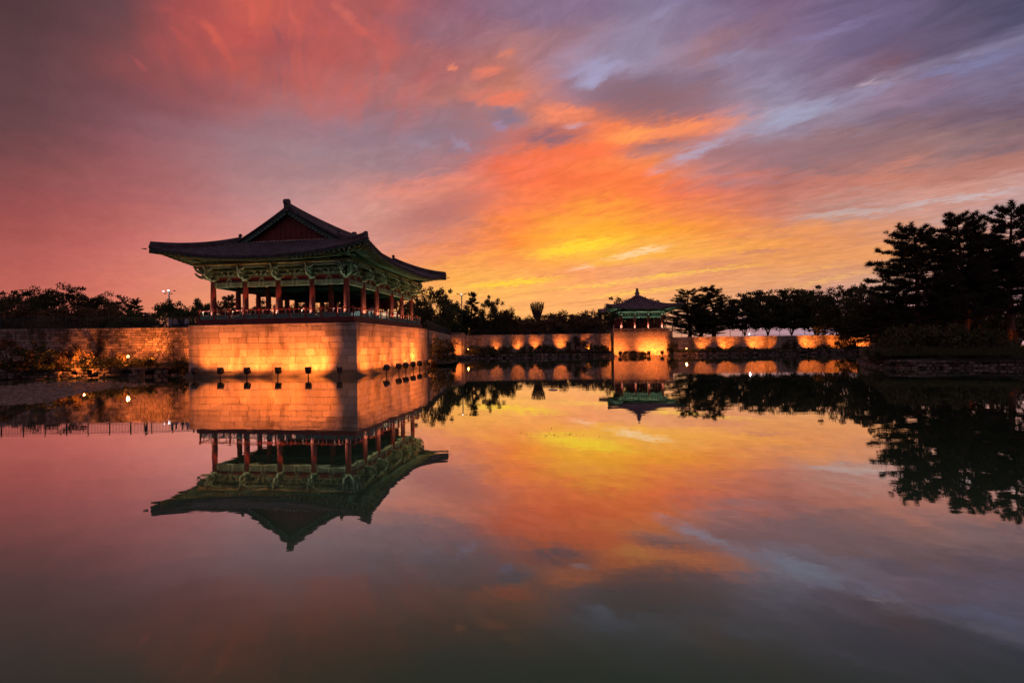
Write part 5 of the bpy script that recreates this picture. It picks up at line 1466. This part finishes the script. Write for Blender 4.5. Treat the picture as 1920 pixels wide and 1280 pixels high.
# shrubs on the banks
SP = [shrub_mesh(41), shrub_mesh(42, 1.5, 0.7, 30), shrub_mesh(43, 0.9, 1.0, 22, 60, 0.13, 'leaf_rust')]
def shrub(label, p, w, h, kind, group, rot):
    t = thing('shrub', label, 'shrub', p, rot, group)
    s0 = SP[kind]; kw = (1.2, 1.5, 0.9)[kind]; kh = (0.8, 0.7, 1.0)[kind] * 1.5
    for nm, me in (('stems', s0[0]), ('foliage', s0[1])): link(nm, me, t, None, None, (w / kw, w / kw, h / kh))
def shr(px, py, Y, z, w, h, kind, label, group, rot=0.0):
    p = at(px, py, Y); shrub(label, (p.x, p.y, z), w, h, kind, group, rot)
G1, G2, G3, G4 = 'shrubs below the left wall', 'shrubs below the far wall', 'shrubs before the low right wall', 'shrubs on the pine island'
for a in [
 (20, 690, 44.5, 0.9, 2.2, 2.6, 2, 'tall dark shrub on the terrace at the far left edge', G1, 0.2),
 (72, 690, 45.0, 0.9, 2.0, 1.9, 0, 'dark shrub second from the left edge on the terrace', G1, 1.2),
 (118, 690, 45.6, 0.9, 1.5, 1.5, 2, 'rusty shrub just left of the lamp-lit shrub', G1, 2.2),
 (148, 690, 46.4, 0.9, 1.3, 2.0, 2, 'shrub lit gold from within by a garden lamp', G1, 0.7),
 (196, 690, 45.8, 0.9, 2.0, 0.9, 1, 'low dark mounded shrub between the two garden lamps', G1, 1.9),
 (222, 690, 47.2, 0.9, 0.8, 1.2, 2, 'small leafy shrub left of the bare garden lamp', G1, 2.9),
 (266, 690, 47.4, 0.9, 1.2, 0.8, 1, 'low shrub right of the bare garden lamp', G1, 0.1),
 (283, 700, 48.4, 0.3, 0.8, 1.1, 2, 'lit shrub at the end of the terrace by the lit wall', G1, 1.1),
 (318, 704, 48.9, 0.1, 0.8, 0.9, 2, 'backlit shrub at the waterline before the brightest wall', G1, 2.1),
 (342, 700, 48.9, 0.1, 0.7, 1.5, 0, 'backlit shrub in the corner against the platform', G1, 0.5),
 (815, 665, 66.0, 0.3, 1.9, 3.0, 0, 'large dark shrub just past the platform side', G2, 0.5),
 (832, 665, 74.0, 0.4, 2.0, 3.0, 2, 'dark shrub between platform and lit pier', G2, 1.6),
 (842, 665, 86.0, 0.4, 1.4, 1.8, 0, 'small dark shrub left of the lit pier', G2, 2.4),
 (905, 660, 101.0, 0.6, 3.4, 1.7, 1, 'wide dark shrub right of the lit pier', G2, 0.3),
 (948, 660, 102.2, 0.7, 1.6, 1.6, 0, 'shrub between first and second lit patches of the far wall', G2, 1.3),
 (988, 660, 102.0, 0.7, 1.6, 1.6, 0, 'shrub between second and third lit patches of the far wall', G2, 2.3),
 (1026, 660, 102.2, 0.7, 2.2, 1.7, 1, 'shrub between third and fourth lit patches of the far wall', G2, 0.9),
 (1078, 655, 102.2, 0.7, 2.4, 3.4, 2, 'tall dark shrub climbing the far wall near the small pavilion', G2, 2.9),
 (1122, 660, 102.0, 0.7, 2.4, 1.6, 1, 'shrub against the left corner of the small pavilion platform', G2, 0.1),
 (1192, 668, 101.0, 0.0, 2.6, 1.0, 1, 'low dark shrub in front of the small pavilion platform', G2, 0.7),
 (1262, 660, 100.5, 0.8, 1.3, 1.7, 0, 'shrub at the right corner of the small pavilion platform', G3, 1.4),
 (1340, 660, 100.2, 0.8, 2.0, 0.8, 1, 'low shrub between first and second lit patches of the right wall', G3, 2.1),
 (1390, 660, 99.8, 0.8, 2.2, 0.8, 1, 'low shrub between second and third lit patches of the right wall', G3, 0.3),
 (1482, 655, 99.0, 0.8, 1.6, 1.7, 0, 'shrub between the slanting and the broad lit patch of the right wall', G3, 1.7),
 (1544, 655, 98.0, 0.8, 1.2, 0.9, 0, 'small shrub between the last two lit patches of the right wall', G3, 2.7),
 (1596, 650, 95.5, 0.8, 2.6, 2.9, 0, 'dark bush at the right end of the low lit wall', G3, 0.2),
 (1652, 655, 60.0, 0.9, 1.2, 1.9, 0, 'rounded dark bush silhouetted against the glow at the island tip', G4, 0.2),
 (1676, 660, 48.5, 1.2, 1.6, 1.4, 1, 'dark bush near the island tip', G4, 0.8),
 (1716, 655, 49.0, 1.4, 2.4, 2.3, 1, 'large dark bush below the wide island pine', G4, 1.5),
 (1762, 655, 47.5, 1.4, 2.4, 2.2, 1, 'large dark bush right of the leaning trunk on the island', G4, 2.2),
 (1808, 660, 46.5, 1.4, 2.2, 1.9, 0, 'dark bush in the middle of the island shore', G4, 0.4),
 (1852, 660, 46.5, 1.3, 2.2, 1.9, 1, 'dark bush right of the middle of the island shore', G4, 1.1),
 (1908, 665, 52.0, 1.4, 2.2, 1.9, 2, 'rusty bush glowing warm at the right edge of the island', G4, 2.0),
 (1738, 635, 53.0, 1.6, 2.2, 2.8, 2, 'rusty bush behind the dark bushes left of the leaning trunk', G4, 2.6),
 (1640, 676, 47.5, 0.6, 1.1, 1.0, 1, 'low dark bush overhanging the water at the very tip of the island', G4, 1.0),
 (1700, 672, 45.6, 0.9, 1.3, 0.9, 0, 'low grassy bush at the island edge left of the pale stones', G4, 2.0),
 (1800, 674, 45.0, 0.8, 1.6, 1.2, 1, 'low bush spilling over the island edge in the middle', G4, 0.3),
 (1848, 674, 44.8, 0.8, 1.8, 1.3, 0, 'low bush spilling over the island edge right of the middle', G4, 1.9),
 (1896, 674, 44.6, 0.8, 1.6, 1.1, 1, 'low bush spilling over the island edge near the right border', G4, 2.6),
 (1780, 625, 57.0, 1.6, 3.2, 3.4, 1, 'tall dark bush behind the island pine trunks', G4, 0.9),
 (1850, 625, 58.0, 1.6, 3.4, 3.6, 1, 'broad dark bush behind the island pine trunks on the right', G4, 1.9),
 (1690, 640, 54.0, 1.5, 1.8, 2.4, 2, 'rusty bush left of the wide island pine trunk', G4, 0.6)]: shr(*a)
b_ = at(1925, 668, 50.5); floodlight('floodlight warming the rusty bush at the right edge of the island', (b_.x, b_.y, 1.5), (b_.x - 1.0, b_.y + 2.5, 2.6), 22, 0.25, 0.25)
# grass on the banks
def grass(name, label, regions, n, h, seed, m='grass'):
    rg = np.random.default_rng(seed); P = []
    for (p, q, wid, z0, z1, frac) in regions:
        k = int(n * frac); t = rg.uniform(0, 1, (k, 1)); u = rg.uniform(0, 1, (k, 1))
        p = np.array(p); q = np.array(q); d = q - p; nn = np.array([-d[1], d[0]]) / np.linalg.norm(d)
        xy = p + d * t + nn * wid * u
        P.append(np.concatenate([xy, z0 + (z1 - z0) * u ** 0.6], 1))
    P = np.concatenate(P); k = len(P)
    a = rg.uniform(0, 6.28, k); L = h * rg.uniform(0.5, 1.4, k); s = np.stack([np.cos(a), np.sin(a), 0 * a], 1) * 0.02
    tip = P + np.stack([rg.normal(0, 0.35, k) * L, rg.normal(0, 0.35, k) * L, L], 1)
    v = np.stack([P - s, P + s, tip], 1).reshape(-1, 3)
    tag(link(name, quads_mesh(name, v, 3, M[m])), label, 'grass', None, 'stuff')
grass('grass', 'rough grass along the pond banks and island edge', [
    ((-60, 43.8), (-34.5, 46.8), 2.5, 0.75, 1.15, 0.25), ((8, 99.8), (20, 101.4), 2.5, 0.55, 0.9, 0.08), ((-7.4, 98.6), (8, 99.8), 2.5, 0.55, 0.9, 0.1), ((31.6, 98.8), (69, 92.8), 3, 0.75, 0.95, 0.22),
    ((ISL[2].x, ISL[2].y + 0.3), (ISL[4].x, ISL[4].y + 0.3), 2.6, 1.0, 1.5, 0.2), ((ISL[4].x, ISL[4].y + 0.3), (ISL[7].x, ISL[7].y + 0.3), 2.6, 1.0, 1.5, 0.15)], 52000, 0.28, 3)
# far-off wood closing the view behind the trees
def far_wood(label, x0, x1, Y, h, n, seed, m):
    rg = np.random.default_rng(seed); P = []
    for i in range(n):
        c = np.array([rg.uniform(x0, x1), Y + rg.uniform(-8, 14), 4.0 + rg.uniform(0.0, 1.0) * h * rg.uniform(0.6, 1.0)])
        P.append(c + rand_unit(rg, 70) * rg.uniform(0, 1, (70, 1)) ** 0.5 * np.array([5.5, 4.0, 3.0]))
    tag(link('far_wood', quads_mesh('far_wood', leaves(rg, np.concatenate(P), 1.3), 4, M[m])), label, 'wood', None, 'stuff')
far_wood('far dark wood behind the left treeline and large pavilion', -390, -42, 330, 17.0, 560, 61, 'leaf_rust')
far_wood('far dark wood behind the treeline between the two pavilions', -52, 92, 330, 15.0, 300, 62, 'leaf_rust')
far_wood('far dark wood behind the pine island', 150, 300, 240, 13.0, 300, 63, 'leaf')

# mat of pale floating weed by the west bank
def in_mat(x, y, rg):
    top = np.interp(x, [0, 80, 180, 280], [724, 717, 715, 718]); bot = np.interp(x, [0, 70, 120, 170, 280], [758, 756, 744, 732, 722])
    return top + rg.normal(0, 0.8) < y < bot + rg.normal(0, 1.5) and rg.uniform() < np.interp(x, [0, 120, 200, 290], [1, 0.9, 0.5, 0.15])
rg = np.random.default_rng(88); V = []
while len(V) < 14000:
    x = rg.uniform(-60, 290); y = rg.uniform(712, 762)
    if not in_mat(max(x, 0), y, rg): continue
    p = onz(x, y, 0.008); a = rg.uniform(0.06, 0.20); b = rg.uniform(0.05, 0.13)
    V += [(p.x - a, p.y, 0.012), (p.x + rg.uniform(-a, a) * 0.3, p.y - b, 0.006), (p.x + a, p.y, 0.012 + rg.uniform(0, 0.03)), (p.x + rg.uniform(-a, a) * 0.3, p.y + b, 0.012 + rg.uniform(0, 0.05))]
tag(link('floating_weed', quads_mesh('floating_weed', np.array(V), 4, M['duckweed'])), 'pale mat of floating weed on the water below the left bank', 'water weed', None, 'stuff')

# ------------------------------------------------------------------ lamp tower and lamp post
tp = at(317, 546, 185); t = thing('lamp_tower', 'tall lamp tower with bright floodlights above the left treeline', 'lamp tower', (tp.x, tp.y, 4.6))
H_ = tp.z - 4.6
MB().tube([(0, 0, -0.3), (0, 0, H_ * 0.5), (0, 0, H_)], [0.36, 0.29, 0.23], 12).build('pole', M['pole'], t, True)
MB().tube([(0, 0, H_), (0, 0, H_ + 1.2)], [0.03, 0.015], 6).build('lightning_rod', M['pole'], t)
for x, y, z, lit in ((-1.9, -0.1, 0.0, True), (0.18, -0.5, 0.18, True), (1.85, 0.0, 0.08, False), (-1.3, -0.3, -0.9, False), (0.95, -0.3, -0.95, False)):
    a = MB(); a.beam((0, 0, H_ - 0.2), (x * 0.85, y, H_ + z - 0.02), 0.07, 0.07); a.build('arm', M['pole'], t)
    hd2 = MB(); c = Vector((x, y, H_ + z)); hd2.beam(c + Vector((-0.34, 0.15, 0.08)), c + Vector((0.34, 0.15, 0.08)), 0.5, 0.25); hdo = hd2.build('lamp_head', M['lamp_body'], t)
    if lit:
        ln = MB(); ln.beam(c + Vector((-0.3, -0.12, 0.03)), c + Vector((0.3, -0.12, 0.03)), 0.02, 0.36 if x > 0 else 0.2); ln.build('lens', M['bulb_white'], hdo)
d = bpy.data.lights.new('tower_glow', 'POINT'); d.energy = 25; d.color = (0.9, 0.95, 1.0); d.shadow_soft_size = 0.3
o = bpy.data.objects.new('tower_glow', d); C.objects.link(o); o.parent = t; o.location = (0.15, -0.8, H_ + 0.1)
tp = at(865.5, 552, 158); t = thing('lamp_post', 'grey double-arm lamp post before the trees right of the large pavilion', 'lamp post', (tp.x, tp.y, 4.6))
H_ = tp.z - 4.6
MB().tube([(0, 0, -0.3), (0, 0, H_)], [0.22, 0.16], 10).build('pole', M['pole'], t, True)
for s in (-1, 1):
    MB().tube([(0, 0, H_ - 0.25), (s * 0.7, 0, H_ - 0.02), (s * 1.25, 0, H_ + 0.08)], [0.08, 0.07, 0.06], 6).build('arm', M['pole'], t)
    hh_ = MB(); hh_.beam((s * 0.85, 0, H_ + 0.09), (s * 1.55, 0, H_ + 0.25), 0.4, 0.2); hh_ = hh_.build('lamp_head', M['lamp_body'], t)
MB().box(-0.18, 0.06, -0.16, -0.1, H_ - 0.06, H_ + 0.10).build('lens', M['bulb_white'], t)

# ------------------------------------------------------------------ people
def person(label, p, rotz, shirt, trousers, pose='stand', skin=(0.32, 0.20, 0.14), hair=(0.012, 0.010, 0.010), h=1.7):
    t = thing('person', label, 'person', p, rotz)
    k = h / 1.72
    J = {'pelvis': (0, 0, 0.95), 'waist': (0, 0.0, 1.08), 'chest': (0, 0.0, 1.30), 'neck': (0, 0, 1.47), 'head0': (0, -0.01, 1.55), 'head1': (0, -0.02, 1.64), 'crown': (0, -0.015, 1.71)}
    E = [('pelvis', 'waist'), ('waist', 'chest'), ('chest', 'neck'), ('neck', 'head0'), ('head0', 'head1'), ('head1', 'crown')]
    Rr = {'pelvis': (0.155, 0.115), 'waist': (0.14, 0.10), 'chest': (0.165, 0.115), 'neck': (0.055, 0.06), 'head0': (0.075, 0.085), 'head1': (0.085, 0.10), 'crown': (0.05, 0.06)}
    for s, n in ((-1, 'l'), (1, 'r')):
        sit = pose == 'walk'
        off = 0.16 * s if sit else 0.0
        J.update({'hip' + n: (0.09 * s, 0, 0.90), 'knee' + n: (0.11 * s, -0.03 + off * 0.5, 0.50), 'ankle' + n: (0.12 * s, 0.02 + off, 0.09), 'toe' + n: (0.13 * s, -0.15 + off, 0.04)})
        if pose == 'camera':
            J.update({'sh' + n: (0.19 * s, 0, 1.40), 'el' + n: (0.27 * s, -0.10, 1.18), 'wr' + n: (0.08 * s, -0.30, 1.45), 'hand' + n: (0.04 * s, -0.36, 1.52)})
        else:
            J.update({'sh' + n: (0.19 * s, 0, 1.40), 'el' + n: (0.25 * s, 0.03 - off * 0.4, 1.13), 'wr' + n: (0.26 * s, -0.06 - off * 0.8, 0.88), 'hand' + n: (0.255 * s, -0.08 - off, 0.79)})
        E += [('pelvis', 'hip' + n), ('hip' + n, 'knee' + n), ('knee' + n, 'ankle' + n), ('ankle' + n, 'toe' + n), ('chest', 'sh' + n), ('sh' + n, 'el' + n), ('el' + n, 'wr' + n), ('wr' + n, 'hand' + n)]
        Rr.update({'hip' + n: (0.095, 0.10), 'knee' + n: (0.065, 0.07), 'ankle' + n: (0.045, 0.05), 'toe' + n: (0.04, 0.03), 'sh' + n: (0.065, 0.065), 'el' + n: (0.045, 0.045), 'wr' + n: (0.03, 0.03), 'hand' + n: (0.035, 0.02)})
    names = list(J); me = bpy.data.meshes.new('body')
    me.from_pydata([tuple(c * k for c in J[n]) for n in names], [(names.index(a), names.index(b)) for a, b in E], [])
    o = link('body', me, t)
    o.modifiers.new('skin', 'SKIN')
    for i, n in enumerate(names):
        sv = me.skin_vertices[0].data[i]; sv.radius = tuple(q * k for q in Rr[n]); sv.use_root = n == 'pelvis'
    sub = o.modifiers.new('smooth', 'SUBSURF'); sub.levels = sub.render_levels = 1
    m, nn, b = mat('clothes')
    x, y, z = nn.sep(nn.node('ShaderNodeTexCoord').outputs['Object'])
    c = nn.ramp(nn.m('DIVIDE', z, 1.8 * k), [(0.0, (0.02, 0.02, 0.02)), (0.07 / 1.8, trousers), (0.97 / 1.8, shirt), (1.46 / 1.8, skin)], 'CONSTANT')
    nn.put(b.inputs['Base Color'], c); b.inputs['Roughness'].default_value = 0.8
    me.materials.append(m)
    hm = MB(); hm.lathe([(0.095, 1.60), (0.108, 1.66), (0.098, 1.72), (0.06, 1.765), (0.01, 1.78)], 12, (0, 0.012, 0))
    hm.v = [(a * k, b_ * k, c_ * k) for a, b_, c_ in hm.v]
    hm.build('hair', paint('hair', hair, 0.7), t, True)
    return t
pz = 4.62
q = at(272, 600, 52.5); person('person in dark clothes raising a camera behind the fence on the left wall', (q.x, q.y, pz), 0.9, (0.018, 0.018, 0.022), (0.012, 0.012, 0.014), 'camera')
cm_ = thing('camera_device', 'small black camera held up by the person behind the left fence', 'camera')
c_ = q + Matrix.Rotation(0.9, 3, 'Z') @ Vector((0, -0.40, 0)); cb = MB(); cb.box(-0.07, 0.07, -0.04, 0.04, -0.045, 0.045); cb.tube([(0, -0.04, 0), (0, -0.14, 0)], 0.035, 10)
cm_.location = (c_.x, c_.y, pz + 1.55); cm_.rotation_euler = (0, 0, 0.9); cb.build('camera_body', M['iron'], cm_)
q = at(321, 600, 54.0); person('person in a white shirt walking behind the fence beside the platform', (q.x, q.y, pz - 0.35), 1.4, (0.62, 0.62, 0.66), (0.30, 0.30, 0.34), 'walk')
q = at(329, 600, 54.6); person('person in pale grey top beside the one in white behind the fence', (q.x, q.y, pz - 0.35), 1.5, (0.45, 0.45, 0.52), (0.05, 0.05, 0.07), 'walk')
q = at(341, 600, 54.0); person('person in navy clothes with white collar behind the fence near the platform', (q.x, q.y, pz - 0.35), 0.2, (0.05, 0.05, 0.09), (0.02, 0.02, 0.05))
q = at(350, 600, 53.8); person('person in a light shirt standing against the platform corner behind the fence', (q.x, q.y, pz - 0.35), -0.2, (0.55, 0.55, 0.58), (0.10, 0.10, 0.12))
q = loc2w(5.2, -0.2, FL); person('person in a white top standing inside the large pavilion near the side railing', q, 0.6, (0.65, 0.65, 0.65), (0.03, 0.03, 0.04))

# ------------------------------------------------------------------ things afloat
f_ = thing('floating_pad', 'small pale lily pad drifting before the far wall reflection', 'lily pad', onz(1037, 730.5, 0.012))
pv = [(0.24 * math.cos(a) * (1 + 0.1 * math.sin(3 * a)), 0.42 * math.sin(a), 0.012 if i else 0.012) for i, a in enumerate([2 * math.pi * k / 22 for k in range(22)])]
pm3 = MB(); pm3.prism([(x, y) for x, y, z in pv], (0, 0, 0), (1, 0, 0), (0, 1, 0), (0, 0, 1), 0.02); pm3.build('pad', M['plaster'], f_)
rg = np.random.default_rng(77); c0 = onz(1042, 815, 0)
n_ = 45; cen = np.stack([c0.x + rg.normal(0, 0.42, n_), c0.y + rg.normal(0, 0.30, n_), np.full(n_, 0.012)], 1)
tag(link('floating_leaves', quads_mesh('floating_leaves', leaves(rg, cen, 0.03, 0, 1.0), 4, M['leaf_rust'])), 'sparse raft of fallen leaves floating on the bright reflection', 'leaves', None, 'stuff')
